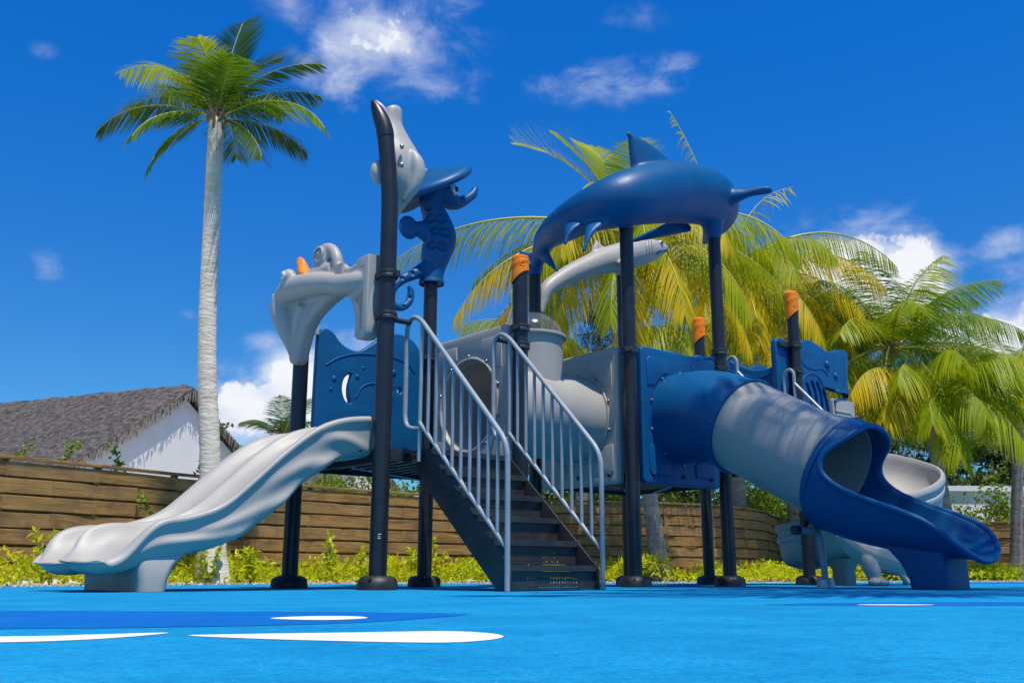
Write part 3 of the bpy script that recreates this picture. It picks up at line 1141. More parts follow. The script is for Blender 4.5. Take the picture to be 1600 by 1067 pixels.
s_ = 9.95 / 11.2
LP = dict(lw=0.37, nl=92, hang=.34, width=.0120)
palm('palm_tree', (-3.43 * s_, 9.95, 0), (-3.803 * s_, 9.95, 0.088 + 5.50 * s_), 0.150, 0.080,
     'tall coconut palm with white trunk standing alone on the left', [
         F(66, 85, 1.48, 16, mat='frond_dark', lw=.46, nl=100, hang=.06, width=.0105),
         F(10, 62, 1.50, 66, mat='frond_dark', **{**LP, 'hang': .12}), F(22, 48, 1.35, 60, mat='frond_dark', **LP),
         F(-14, 22, 1.55, 85, **LP),
         F(30, 14, 1.15, 60, mat='frond_dark', **LP),
         F(174, 66, 1.56, 92, **{**LP, 'hang': .45}, mat='frond_lime'),
         F(190, 20, 1.42, 80, mat='frond_dark', **LP),
         F(212, -30, 1.05, 50, mat='frond_green', **LP),
         F(140, 70, 1.05, 45, mat='frond_lime', **LP),
         F(-100, 78, 0.95, 60, mat='frond_lime', **LP),
         F(-60, 62, 0.85, 60, mat='frond_green', **LP),
         F(150, 55, 1.2, 60, mat='frond_green', **LP),
         F(95, 30, 1.3, 70, mat='frond_dark', **LP),
         F(55, 55, 1.2, 70, mat='frond_dark', **LP),
         F(115, 74, 1.25, 40, mat='frond_dark', **{**LP, 'hang': .1}), F(35, 74, 1.3, 45, mat='frond_dark', **{**LP, 'hang': .1}), F(-30, -22, 1.05, 50, mat='frond_dark', **LP), F(225, -5, 1.15, 65, mat='frond_green', **LP),
         F(165, 45, 1.35, 80, mat='frond_green', **LP),
     ], 'frond_green', 21, bend=(-0.08, 0, 0), lscale=.92)

GP = 'coconut palms behind the playground'
BIG = dict(lw=0.72, nl=126, hang=1.0, width=.0165, ragged=.3)
palm('palm_tree', (1.95, 14.1, 0), (1.60, 14.0, 5.1), 0.15, 0.095, 'coconut palm rising behind the dolphin with fronds reaching far left', [
    F(178, 16, 3.9, 62, mat='frond_lime', **BIG),
    F(196, -6, 3.2, 62, mat='frond_yellow', **BIG), F(186, -24, 3.2, 45, mat='frond_yellow', **BIG), F(255, -25, 2.6, 55, mat='frond_lime', **BIG), F(285, -20, 2.7, 60, mat='frond_yellow', **BIG),
    F(172, 64, 2.35, 52, mat='frond_lime', lw=.70, nl=100, hang=-.22, width=.017), F(176, 70, 2.0, 30, mat='frond_lime', lw=.66, nl=90, hang=-.1, width=.017), F(120, 78, 2.1, 40, mat='frond_lime', lw=.6, nl=90, hang=.0, width=.0155),
    F(70, 84, 1.75, 20, mat='frond_lime', lw=.55, nl=80, hang=.2, width=.0155),
    F(215, -8, 2.6, 60, mat='frond_lime', **BIG),
    F(240, 10, 2.6, 85, mat='frond_yellow', **BIG),
    F(270, 5, 2.4, 80, mat='frond_lime', **BIG),
    F(300, 15, 2.6, 95, mat='frond_yellow', **BIG),
    F(340, 20, 2.8, 90, mat='frond_lime', **BIG),
    F(20, 30, 2.8, 90, mat='frond_lime', **BIG),
    F(165, 10, 2.6, 60, mat='frond_lime', **BIG),
    F(130, 20, 2.4, 70, mat='frond_green', **BIG), F(230, -30, 2.8, 45, mat='frond_yellow', **BIG), F(315, -15, 2.8, 65, mat='frond_lime', **BIG), F(265, -40, 3.0, 38, mat='frond_yellow', **BIG),
    F(205, -32, 2.8, 45, mat='frond_lime', **BIG), F(330, -30, 2.8, 50, mat='frond_yellow', **BIG), F(295, -42, 3.0, 35, mat='frond_lime', **BIG), F(355, 0, 2.8, 70, mat='frond_lime', **BIG), F(245, 30, 2.4, 100, mat='frond_lime', **BIG),
], 'frond_lime', 31, trunk_mat='palm_trunk_dark', bend=(-0.12, 0, 0), group=GP, fruit=True)
palm('palm_tree', (0.9, 16.6, 0), (1.15, 16.5, 3.55), 0.15, 0.1, 'shorter coconut palm whose yellow fronds show above the tunnel', [
    F(184, 26, 3.3, 62, mat='frond_yellow', **BIG),
    F(170, 48, 2.6, 70, mat='frond_lime', **BIG),
    F(196, 6, 2.8, 55, mat='frond_lime', **BIG),
    F(215, 35, 2.2, 80, mat='frond_yellow', **BIG),
    F(250, 30, 2.0, 90, mat='frond_lime', **BIG),
    F(320, 40, 2.2, 85, mat='frond_lime', **BIG),
    F(0, 45, 2.3, 85, mat='frond_green', **BIG),
    F(120, 50, 2.2, 80, mat='frond_green', **BIG),
], 'frond_lime', 33, trunk_mat='palm_trunk_dark', group=GP)
palm('palm_tree', (3.75, 17.2, 0), (3.75, 17.0, 5.3), 0.17, 0.11, 'coconut palm with dense hanging yellow fronds behind the tall posts', [
    F(8, 46, 3.7, 100, mat='frond_lime', **BIG),
    F(170, 84, 3.5, 22, mat='frond_yellow', lw=.55, nl=34, hang=1.1, width=.026, ragged=.6), F(20, 82, 2.6, 70, mat='frond_yellow', lw=.5, nl=34, hang=1.1, width=.026, ragged=.5),
    F(350, 30, 3.0, 95, mat='frond_yellow', **BIG),
    F(330, 5, 2.9, 85, mat='frond_yellow', **BIG),
    F(300, -10, 2.7, 70, mat='frond_yellow', **BIG),
    F(270, -15, 2.7, 65, mat='frond_yellow', **BIG),
    F(285, 20, 2.6, 95, mat='frond_lime', **BIG),
    F(245, -10, 2.8, 70, mat='frond_yellow', **BIG),
    F(225, 15, 2.8, 90, mat='frond_lime', **BIG),
    F(205, 30, 2.6, 80, mat='frond_lime', **BIG),
    F(180, 45, 2.6, 80, mat='frond_green', **BIG),
    F(30, 10, 2.6, 75, mat='frond_lime', **BIG),
    F(60, 45, 2.4, 80, mat='frond_green', **BIG),
    F(255, 45, 2.2, 110, mat='frond_yellow', **BIG), F(290, -35, 2.6, 45, mat='frond_yellow', **BIG), F(235, -30, 2.6, 50, mat='frond_yellow', **BIG),
    F(320, -25, 2.6, 55, mat='frond_lime', **BIG), F(262, -38, 2.8, 40, mat='frond_lime', **BIG), F(340, -10, 2.6, 65, mat='frond_yellow', **BIG), F(200, 5, 2.6, 75, mat='frond_yellow', **BIG), F(278, -30, 3.0, 45, mat='frond_yellow', **BIG),
    F(315, 40, 2.4, 110, mat='frond_lime', **BIG),
], 'frond_yellow', 35, trunk_mat='palm_trunk_dark', group=GP)
GR = dict(lw=0.64, nl=116, hang=.6, width=.0150, ragged=.25)
palm('palm_tree', (6.0, 17.4, 0), (6.55, 17.0, 4.0), 0.15, 0.10, 'coconut palm with green spreading crown on the right', [
    F(95, 84, 1.9, 30, **GR), F(160, 62, 2.2, 60, **GR), F(185, 40, 2.3, 65, **GR), F(200, 18, 2.3, 60, mat='frond_lime', **GR),
    F(40, 66, 2.0, 60, **GR), F(4, 36, 2.5, 78, **GR), F(340, 8, 2.4, 75, mat='frond_lime', **BIG), F(300, 30, 2.0, 80, **GR),
    F(262, 40, 1.9, 85, mat='frond_lime', **GR), F(230, 25, 2.1, 75, mat='frond_lime', **GR), F(120, 50, 2.2, 60, **GR), F(70, 45, 2.2, 70, **GR),
    F(215, 55, 1.9, 70, **GR), F(285, 62, 1.8, 60, mat='frond_lime', **GR), F(325, 55, 1.9, 70, **GR), F(190, 0, 2.4, 60, **GR), F(215, -12, 2.4, 60, mat='frond_lime', **GR), F(245, -15, 2.3, 60, **GR), F(275, -20, 2.3, 55, mat='frond_lime', **GR), F(310, -10, 2.4, 65, **GR), F(350, -5, 2.5, 65, **GR), F(175, 58, 2.1, 70, **GR), F(20, 55, 2.2, 70, **GR), F(165, 22, 2.5, 60, **GR)],
    'frond_green', 37, trunk_mat='palm_trunk_dark', group=GP, lscale=1.15)
palm('palm_tree', (7.35, 17.0, 0), (6.75, 16.2, 3.05), 0.15, 0.10, 'coconut palm whose yellowing fronds droop beside the hooded slide', [
    F(190, 15, 2.1, 80, mat='frond_yellow', **BIG), F(205, -5, 2.0, 65, mat='frond_lime', **BIG), F(225, 10, 1.9, 80, mat='frond_yellow', **BIG),
    F(250, 5, 1.8, 80, mat='frond_lime', **BIG), F(280, 10, 1.8, 85, mat='frond_lime', **BIG), F(330, 22, 2.5, 78, mat='frond_lime', **BIG),
    F(350, 5, 2.6, 62, mat='frond_lime', **BIG), F(20, 35, 2.2, 80, mat='frond_green', **BIG), F(170, 40, 2.0, 80, mat='frond_lime', **BIG),
    F(120, 50, 2.0, 80, **BIG), F(70, 50, 2.0, 80, **BIG), F(265, -20, 1.9, 60, mat='frond_lime', **BIG), F(300, -8, 2.2, 70, mat='frond_lime', **BIG),
    F(235, 35, 1.9, 100, mat='frond_lime', **BIG), F(310, 40, 2.2, 100, mat='frond_lime', **BIG), F(325, -5, 2.6, 62, mat='frond_lime', **BIG), F(215, 30, 2.2, 95, mat='frond_yellow', **BIG), F(270, 50, 1.7, 100, mat='frond_lime', **BIG)],
    'frond_lime', 39, trunk_mat='palm_trunk_dark', group=GP)
palm('palm_tree', (9.3, 19.0, 0), (9.5, 18.4, 3.75), 0.15, 0.10, 'coconut palm at the right edge with arching pale green fronds', [
    F(178, 40, 2.4, 85, mat='frond_lime', **GR), F(195, 12, 2.3, 70, mat='frond_lime', **GR), F(215, 30, 2.2, 85, **GR), F(160, 55, 2.2, 80, **GR),
    F(250, 30, 2.0, 90, mat='frond_lime', **GR), F(300, 30, 2.2, 80, **GR), F(0, 40, 2.4, 80, **GR), F(90, 60, 2.0, 60, **GR), F(205, -12, 1.9, 50, mat='frond_lime', **GR), F(185, -5, 2.3, 60, **GR), F(225, -10, 2.1, 60, mat='frond_lime', **GR), F(170, 25, 2.5, 75, **GR), F(240, 5, 2.0, 70, **GR)],
    'frond_green', 41, trunk_mat='palm_trunk_dark', group=GP, lscale=1.25)
palm('palm_tree', (5.3, 19.4, 0), (5.2, 19.2, 4.75), 0.15, 0.10, 'coconut palm filling the gap between the yellow palm and the green right one', [
    F(a, e, 2.9, d, mat=m_, **BIG) for a, e, d, m_ in ((5, 40, 85, 'frond_lime'), (340, 15, 80, 'frond_lime'), (310, -5, 70, 'frond_green'), (280, -20, 60, 'frond_lime'), (250, -10, 70, 'frond_yellow'), (225, 10, 75, 'frond_lime'),
    (195, 30, 80, 'frond_lime'), (170, 55, 70, 'frond_green'), (120, 70, 50, 'frond_green'), (60, 68, 55, 'frond_green'), (295, 35, 100, 'frond_lime'), (265, -35, 45, 'frond_lime'), (325, -28, 50, 'frond_yellow'), (205, -15, 60, 'frond_lime'))],
    'frond_lime', 45, trunk_mat='palm_trunk_dark', group=GP)
palm('palm_tree', (-5.4, 22.0, 0), (-5.4, 22.0, 3.1), 0.14, 0.09, 'small distant palm showing above the slide in front of the cloud', [
    F(110, 72, 1.2, 25, **LP), F(60, 66, 1.25, 30, **LP), F(165, 50, 1.0, 60, **LP), F(20, 50, 1.0, 60, **LP), F(-60, 50, 1.0, 70, **LP), F(210, 40, 1.0, 60, **LP)],
    'frond_dark', 43, trunk_mat='palm_trunk_dark', group=GP)
# palms standing beside the photographer: only their shade falls into the picture
SH = dict(lw=0.55, nl=44, hang=.55, width=.04)
palm('palm_tree', (5.6, 4.3, 0), (4.75, 4.1, 9.2), 0.2, 0.12, 'palm standing right of the picture that shades the grey tube', [
    F(a, e, 2.9, 75, **SH) for a, e in ((178, 30), (158, 15), (200, 22), (138, 40), (235, 40), (280, 30), (330, 25), (20, 35), (90, 40))],
    'frond_green', 51, group='palms beside the photographer')
palm('palm_tree', (3.9, 2.3, 0), (3.5, 2.3, 6.2), 0.2, 0.12, 'palm standing right of the camera that streaks the blue floor with shade', [
    F(a, e, 2.8, 70, **SH) for a, e in ((178, 30), (155, 20), (135, 35), (110, 40), (310, 35), (345, 25), (30, 35), (75, 30))],
    'frond_green', 53, group='palms beside the photographer')


# ------------------------------------------------------------------ feathery casuarinas and broadleaf trees behind
def casuarina(loc, h, spread, seed, label, nn=5200, mat='needle', z0=0.3, name='casuarina_tree', wide=0.016, nlen=0.34):
    rr = random.Random(seed)
    root = empty(name, loc, 0, label, 'tree', 'trees behind the palms')
    tk, lf = MB(), MB()
    top = Vector((rr.uniform(-.3, .3), rr.uniform(-.3, .3), h))
    tp = [Vector(q) for q in spline([(0, 0, 0), tuple(top * .5 + Vector((.12, 0, 0))), tuple(top)], 8)]
    tk.tube(tp, [0.15 * (1 - .93 * i / len(tp)) + .005 for i in range(len(tp))], 9)
    twigs = []
    nb = 54
    for k in range(nb):
        t = z0 + (1 - z0) * (k + rr.random()) / nb
        i = min(len(tp) - 2, int(t * (len(tp) - 1)))
        b = tp[i].lerp(tp[i + 1], t * (len(tp) - 1) - i)
        az = k * 2.4 + rr.uniform(-.4, .4)
        L = spread * (1.12 - t) ** .75 * rr.uniform(.6, 1.2) + .12
        e = R(rr.uniform(15, 55))
        d = Vector((cos(az) * cos(e), sin(az) * cos(e), sin(e)))
        m_ = b + d * L * .6
        tip = b + d * L + Vector((0, 0, -.15 * L))
        pth = [Vector(q) for q in spline([tuple(b), tuple(m_), tuple(tip)], 5)]
        tk.tube(pth, [.022 * (1 - .85 * i2 / len(pth)) for i2 in range(len(pth))], 5)
        twigs += [(q, L) for q in pth[2:]]
    per = max(2, nn // len(twigs))
    for q, L in twigs:
        for _ in range(per):
            p = q + Vector((rr.gauss(0, .12), rr.gauss(0, .12), rr.gauss(0, .1)))
            d = (rand_dir(rr, -.5) + V(0, 0, -.35) + Vector((q.x, q.y, 0)) * .12).normalized()
            s2 = d.orthogonal().normalized() * wide * rr.uniform(.5, 1)
            l2 = nlen * rr.uniform(.5, 1.1)
            lf.add([p - s2, p + s2, p + d * l2 + V(0, 0, -.1 * l2)], [(0, 1, 2)], gradual(rr))
    tk.obj('trunk', 'bark', root)
    lf.obj('crown', mat, root, smooth=False, tones=True)


casuarina((-0.9, 25.5, 0), 5.9, 1.1, 1, 'feathery casuarina showing between the seahorse and the orange capped post', 5200)
casuarina((0.35, 24.5, 0), 8.3, 1.0, 2, 'tallest casuarina with its tip just left of the dolphin tail', 6500)
casuarina((2.2, 26, 0), 7.4, 1.6, 3, 'casuarina behind the shark and dolphin belly', 6500)
casuarina((5.2, 25.5, 0), 8.1, 1.5, 4, 'casuarina right of the dolphin head', 7500)
casuarina((7.9, 28, 0), 5.9, 1.8, 5, 'casuarina below the cloud behind the right palms', 6500)
casuarina((10.3, 29, 0), 5.2, 2.0, 6, 'casuarina behind the white wall at far right', 6500)
casuarina((3.8, 24.8, 0), 5.2, 2.1, 7, 'dense leafy tree behind the bend of the fence', 9000, mat='tree_leaf', wide=0.06, nlen=.2, z0=.12)
casuarina((9.0, 25.5, 0), 5.4, 2.1, 8, 'dark leafy tree filling the gap below the right palms', 9000, mat='tree_leaf', wide=0.06, nlen=.2, z0=.1)
casuarina((6.6, 25.2, 0), 5.2, 2.1, 9, 'dark leafy tree behind the hooded slide', 9000, mat='tree_leaf', wide=0.06, nlen=.2, z0=.1)
casuarina((1.2, 24.0, 0), 4.6, 2.0, 10, 'dark leafy tree low behind the tunnel', 8000, mat='tree_leaf', wide=0.06, nlen=.2, z0=.1)
casuarina((11.2, 26.2, 0), 5.2, 2.1, 12, 'dark leafy tree left of the villa window', 9000, mat='tree_leaf', wide=0.06, nlen=.2, z0=.1)
casuarina((13.2, 27.0, 0), 4.6, 2.0, 13, 'leafy tree at the right edge in front of the villa', 8000, mat='tree_leaf', wide=0.06, nlen=.2, z0=.1)

# ================================================================== THE PLAY STRUCTURE
# local frame: x = u (right and back), y = v (left and back), z up; origin at the foot of the nearest post
TH = radians(40.15)
play = empty('play_structure', (-0.902, 6.276, 0), TH, 'ocean themed playground tower with slides, stairs, tunnel, dolphin and dark posts', 'playground')
U, W_ = 1.159, 1.171
GREY, BLUE, POST, RAIL = 'plastic_grey', 'plastic_blue', 'post_paint', 'rail_paint'
PR = 0.057


def at_vz(u):
    return lambda x, y, d: Vector((u + d, x, y))           # plate in a plane u = const (x = v, y = z)


def at_uz(v):
    return lambda x, y, d: Vector((x, v + d, y))           # plate in a plane v = const (x = u, y = z)


# ---- posts
clamp_mb = MB()
clamp_mb.lathe([(PR + .0005, -.026), (PR + .014, -.026), (PR + .017, -.012), (PR + .012, 0), (PR + .017, .012), (PR + .014, .026), (PR + .0005, .026)], 28, caps=False)
for sg in (-1, 1):
    clamp_mb.box((sg * (PR + .022), 0, 0), (.022, .046, .04))
    clamp_mb.lathe([(.009, -.03), (.009, .03)], 8, c=(sg * (PR + .022), 0, 0), axis='y')
clamp_me = clamp_mb.mesh('clamp', 'black_plastic')
fl = MB()
fl.lathe([(.130, 0), (.130, .022), (.124, .05), (.106, .074), (.082, .084), (PR + .001, .085)], 36, caps=False)
flange_me = fl.mesh('base_cover', 'black_plastic')
hole = MB().lathe([(.0135, -.012), (.0135, .004)], 10)
hole_me = hole.mesh('bolt_hole', 'eye_black')


def post(u, v, ztop, clamps, rot=0.0, path=None, label=None, holes=True):
    mb = MB()
    pth = path or [(u, v, 0.0), (u, v, ztop * .5), (u, v, ztop)]
    mb.tube([Vector(p) for p in pth], PR, 28)
    ob = mb.obj('post', POST, play, label=label)
    f_ = inst('base_cover', flange_me, ob, (u, v, 0.002))
    for k in range(4):
        a = rot + k * pi / 2
        n_ = Vector((cos(a) * .8, sin(a) * .8, .6)).normalized()
        h2 = inst('bolt_hole', hole_me, ob, (u + cos(a) * .118, v + sin(a) * .118, .060), n_.to_track_quat('Z', 'Y').to_euler())
    for z, cr in clamps:
        inst('clamp', clamp_me, ob, (u, v, z), (0, 0, cr))
    return ob


A1 = R(-90 - 40.15 + 0)      # local heading of the camera side
p1 = post(0, 0, 3.03, [(1.756, 0.3), (2.04, 1.9)], A1 - .25, path=[(0, 0, 0), (0, 0, 1.3), (0, 0, 2.45), (-.004, .003, 2.62), (-.016, .013, 2.82), (-.034, .029, 3.035)], label='tallest dark post nearest the camera, bent at its top')
p2 = post(0, W_, 1.93, [(1.88, 0)], A1)
p3 = post(U, W_, 2.50, [(1.83, .8), (1.05, .8)], A1)
p5 = post(U, 0, 2.36, [(1.725, .5), (1.86, .5)], A1)
p6 = post(2 * U, W_, 2.86, [(1.86, .3)], A1)
p7 = post(2 * U, 0, 2.97, [(1.865, .7)], A1 - .15)
p8 = post(3 * U, W_, 3.05, [(1.86, .3)], A1)
p9 = post(3 * U, 0, 3.16, [(2.015, .2), (1.86, .9)], A1 + .1)
p10 = post(4 * U, 0, 2.72, [(2.255, .1), (2.0, .5)], A1)
p11 = post(4 * U, W_, 2.66, [(2.0, .3)], A1)
sc_ = MB()
for (z, a, l) in ((0.335, .12, .02), (.322, -.05, .014), (.311, .1, .017)):
    ang = R(-130) + .02
    p_ = Vector((cos(ang) * (PR + .0008), sin(ang) * (PR + .0008), z))
    t_ = Vector((-sin(ang), cos(ang), 0))
    sc_.add([p_, p_ + t_ * l, p_ + t_ * l + V(0, 0, .004 + a * .02), p_ + V(0, 0, .003)], [(0, 1, 2, 3)])
sc_.obj('paint_scuff', 'scuff', p1, smooth=False)

# orange caps: rounded top, skirt cut on the slant
for (u, v, z0, z1, ob) in ((U, 0, 2.30, 2.425, p5), (4 * U, 0, 2.60, 2.80, p10), (4 * U, W_, 2.57, 2.77, p11)):
    mb = MB()
    rings = []
    n = 32
    prof = [(.0, .066), (.35, .067), (.5, .064), (.55, .067), (.7, .067), (.75, .064), (.8, .066), (.93, .062), (.985, .045), (1.0, .02)]
    for t, rr_ in prof:
        ring = []
        for k in range(n):
            a = 2 * pi * k / n
            # lowest on the left side as seen from the front
            cut = (0.5 + 0.5 * cos(a - R(140))) ** 1.6 * 0.10
            zb = z0 - cut
            ring.append(Vector((u + cos(a) * rr_, v + sin(a) * rr_, zb + (z1 - zb) * t)))
        rings.append(ring)
    mb.loft(rings, caps=False)
    top = rings[-1]
    mb.add(top, [tuple(range(n))])
    cap = mb.obj('post_cap', 'plastic_orange', ob)
    e_ = MB()
    a = R(-115)
    ctr = Vector((u + cos(a) * .066, v + sin(a) * .066, z0 + .045))
    tx, tz = Vector((-sin(a), cos(a), 0)), V(0, 0, 1)
    e_.tube([ctr + tx * cos(q) * .016 + tz * sin(q) * .016 for q in [2 * pi * k / 14 for k in range(14)]], .0035, 6, loop=True)
    e_.obj('cap_emblem', 'plastic_orange', ob)

# ---- decks
def deck(u0, v0, z, name='deck'):
    mb = MB()
    c = (u0 + U / 2, v0 + W_ / 2)
    mb.box((c[0], c[1], z - .006), (U - .14, W_ - .14, .012))
    for sg in (-1, 1):
        mb.box((c[0], c[1] + sg * (W_ / 2 - .075), z - .045), (U - .13, .012, .078))
        mb.box((c[0] + sg * (U / 2 - .075), c[1], z - .045), (.012, W_ - .16, .078))
    ob = mb.obj(name, 'step_metal', play, smooth=False)
    for k in range(9):
        m2 = MB().box((u0 + .16 + k * (U - .32) / 8, c[1], z - .034), (.03, W_ - .19, .04))
        m2.obj('deck_rib', 'step_metal', ob, smooth=False)
    return ob


d1 = deck(0, 0, .90)
d2 = deck(2 * U, 0, .90)
d3 = deck(3 * U, 0, 1.12)
for (x, y) in ((.24, .82), (.30, .82)):
    inst('bolt_hole', hole_me, d1, (x, .0685, .862), (R(90), 0, 0))
# thin steel stay under the slide end and tunnel brackets
MB().tube([(0.08, .5, .80), (.45, .22, .72)], .006, 6).obj('stay_rod', 'galvanised', play)
for x in (2.5, 2.86):
    MB().tube([(x, .08, .80), (x + .05, .32, .77)], .008, 6).obj('stay_rod', 'galvanised', play)

# ---- moulded panels
bolt_mb = MB().lathe([(.013, 0), (.013, .006), (.010, .011), (.004, .013)], 10)
bolt_me = bolt_mb.mesh('bolt', 'bolt_steel')
dark_bolt_me = MB().lathe([(.018, 0), (.018, .008), (.013, .016), (.005, .019)], 12).mesh('bolt', 'black_plastic')


def corner_pad(cx, cz, sx, sz, Rr=.405, e=.045):
    """raised corner field between the panel edge and the round opening"""
    hx, hz = .455, .53
    pts = []
    x1, z1 = hx - e, hz - e
    a0 = atan2(.10, 1)
    # along arc from near the side to near the top
    angs = [R(q) for q in range(38, 73, 5)]
    arc = [(cos(a) * Rr, sin(a) * Rr) for a in angs]
    pts = [(x1, arc[0][1] - .01)] + [(x1, z1 - .03), (x1 - .03, z1)] + [(arc[-1][0] + .01, z1)] + arc[::-1]
    pts = [(p[0], p[1]) for p in pts]
    res = [(cx + sx * p[0], cz + sz * p[1]) for p in pts]
    return res if sx * sz > 0 else res[::-1]


def tube_panel(name, plane, c, mat, ax, front, label):
    """square panel with a round opening, four raised corner fields, a ring and bolts; front = sign of the outside along the normal"""
    zc = 1.36
    ob = plate(name, [rrect(c - .475, .80, c + .475, 1.92, .045), circle(c, zc, .350, 56, True)], .055, .012, mat, play, plane, label=label)
    for sx in (-1, 1):
        for sz in (-1, 1):
            for sd in (-1, 1):
                plate('raised_corner', [corner_pad(c, zc, sx, sz)], .016, .006, mat, ob, (lambda sdd: (lambda x, y, d: plane(x, y, d + sdd * .029)))(sd))
    ring = MB()
    pr_ = [plane(c + cos(2 * pi * k / 48) * .362, zc + sin(2 * pi * k / 48) * .362, front * .030) for k in range(48)]
    ring.tube(pr_, .012, 8, loop=True)
    ring.obj('opening_ring', mat, ob)
    nrm = (plane(0, 0, 1) - plane(0, 0, 0)) * front
    for k in range(10):
        a = 2 * pi * (k + .5) / 10
        inst('bolt', bolt_me, ob, plane(c + cos(a) * .385, zc + sin(a) * .385, front * .029), nrm.to_track_quat('Z', 'Y').to_euler())
    for x in (-.36, 0.0, .36):
        inst('bolt', dark_bolt_me, ob, plane(c + x, .875, front * .028), nrm.to_track_quat('Z', 'Y').to_euler())
    return ob


CV = W_ / 2
tube_panel('tunnel_panel', at_vz(U + .0), CV, GREY, 'u', -1, 'grey square panel at the head of the stairs with round tunnel mouth')
tube_panel('tunnel_panel', at_vz(2 * U + .0), CV, GREY, 'u', -1, 'grey square panel where the tunnel meets the dolphin tower')
CU = 2.5 * U
tube_panel('slide_panel', at_uz(0.0), CU, BLUE, 'v', -1, 'blue square panel with the covered tube slide leaving it')

# tunnel with upright chimney and clear dome
def hollow(mb, prof_outer, r_in_off, n=44, axis='x', c=(0, 0, 0)):
    prof = prof_outer + [(r - r_in_off, z) for r, z in reversed(prof_outer)] + [prof_outer[0]]
    mb.lathe(prof, n, c=c, axis=axis, caps=False)


tn = MB()
hollow(tn, [(.352, U + .01 + (U - .02) * k / 48) for k in range(49)], .014, n=72, axis='x', c=(0, CV, 1.36))
keep = []
for fc in tn.f:
    m_ = sum((Vector(tn.v[i]) for i in fc), Vector()) / len(fc)
    if not (m_.z > 1.5 and (m_.x - (1.5 * U + .03)) ** 2 + (m_.y - CV) ** 2 < .238 ** 2):
        keep.append(fc)
tn.f = keep
tn.obj('tunnel', GREY, play, label='grey crawl tunnel tube between the two towers')
ch = MB()
zc0 = 1.36
n = 48
uc, vc, rr_ = 1.5 * U + .03, CV, .262
lo, hi = [], []
for k in range(n):
    a = 2 * pi * k / n
    x, y = cos(a) * rr_, sin(a) * rr_
    lo.append(Vector((uc + x, vc + y, 1.36 + sqrt(max(.3515 ** 2 - y * y, 0)) - .006)))
    hi.append(Vector((uc + x, vc + y, 1.985)))
mid_ = [a.lerp(b, .5) for a, b in zip(lo, hi)]
ch.loft([lo, mid_, hi], caps=False)
chim = ch.obj('tunnel_chimney', GREY, play)
rm = MB()
rm.lathe([(.262, -.012), (.290, -.012), (.293, .0), (.290, .012), (.262, .012), (.262, -.012)], 48, c=(uc, vc, 1.99), caps=False)
rm.obj('chimney_rim', GREY, chim)
dm = MB()
rings = []
for i in range(10):
    t = (pi / 2) * i / 9.3
    rings.append([Vector((uc + cos(2 * pi * k / 40) * .262 * cos(t), vc + sin(2 * pi * k / 40) * .262 * cos(t), 2.002 + .20 * sin(t))) for k in range(40)])
dm.loft(rings, caps=False)
dm.add(rings[-1], [tuple(range(40))])
dm.obj('clear_dome', 'clear_dome', chim)

# ---- blue wave panel at the back of the slide deck
wave_out = spline([(.12, .92), (.115, 1.3), (.12, 1.80), (.135, 1.90), (.185, 1.925), (.25, 1.90), (.32, 1.83), (.42, 1.79), (.50, 1.80), (.60, 1.87), (.72, 1.955), (.84, 1.985), (.95, 1.965), (1.03, 1.90), (1.05, 1.80), (1.05, 1.3), (1.05, .92)], 6)
cres = spline([(.40, 1.60), (.362, 1.56), (.345, 1.50), (.352, 1.44), (.38, 1.385), (.42, 1.375), (.405, 1.43), (.402, 1.50), (.415, 1.56), (.425, 1.60)], 4)
wp = plate('wave_panel', [wave_out, cres[::-1], circle(.93, 1.03, .028, 16, True), circle(.86, 1.52, .020, 14, True)], .06, .014, BLUE, play, at_uz(W_),
           label='blue back panel with wavy top edge and crescent slot beside the slide')
rg = MB()
rg.tube([Vector((x, W_ - .030, z)) for x, z in spline([(.19, 1.64), (.32, 1.72), (.50, 1.77), (.75, 1.785), (.92, 1.75), (1.0, 1.68)], 6)], .007, 8)
rg.tube([Vector((x, W_ - .030, z)) for x, z in spline([(.46, 1.42), (.52, 1.51), (.62, 1.55), (.74, 1.53), (.80, 1.45), (.82, 1.30), (.80, 1.05)], 6)], .007, 8)
rg.obj('raised_line', BLUE, wp)
for x, z, s in ((.27, 1.545, .022), (.245, 1.46, .016), (.47, 1.585, .019), (.52, 1.66, .014), (.80, 1.66, .026), (.79, 1.55, .018)):
    MB().ball((x, W_ - .028, z), (s, s * .6, s)).obj('bubble', BLUE, wp)
MB().box((.075, W_ - .02, 1.90), (.09, .03, .07)).obj('bracket', 'galvanised', wp, smooth=False)
for z in (1.0, 1.75):
    MB().box((1.075, W_, z), (.07, .03, .05)).obj('bracket', 'black_plastic', wp, smooth=False)

# ---- stairs: stringers, treads, risers with punched holes, handrails with balusters
SL, SR = .235, .925
for k, x in enumerate((SL, SR)):
    plate('stair_stringer', [[(-.06, .885), (-.16, .885), (-1.025, .125), (-1.025, .004), (-.90, .004), (-.06, .735)][::-1]], .012, .002, 'step_metal', play, at_vz(x))
tread_me, riser_me = None, None
for i in range(6):
    vn = -1.01 + .165 * i
    z = .147 * (i + 1)
    t = MB()
    t.box(((SL + SR) / 2, vn + .10, z - .006), (SR - SL - .014, .20, .012))
    t.box(((SL + SR) / 2, vn + .004, z - .02), (SR - SL - .014, .012, .03))
    tr_ = t.obj('stair_tread', 'step_metal', play, smooth=False)
    holes = []
    for row in range(3):
        for cc in range(18):
            x = SL + .15 + cc * .0225
            y = z - .125 + row * .025
            holes.append([(x - .0045, y - .0045), (x - .0045, y + .0045), (x + .0045, y + .0045), (x + .0045, y - .0045)])
    plate('riser', [[(SL + .008, z - .142), (SR - .008, z - .142), (SR - .008, z - .036), (SL + .008, z - .036)]] + holes, .006, .001, 'step_metal', tr_, at_uz(vn + .022), bres=0)

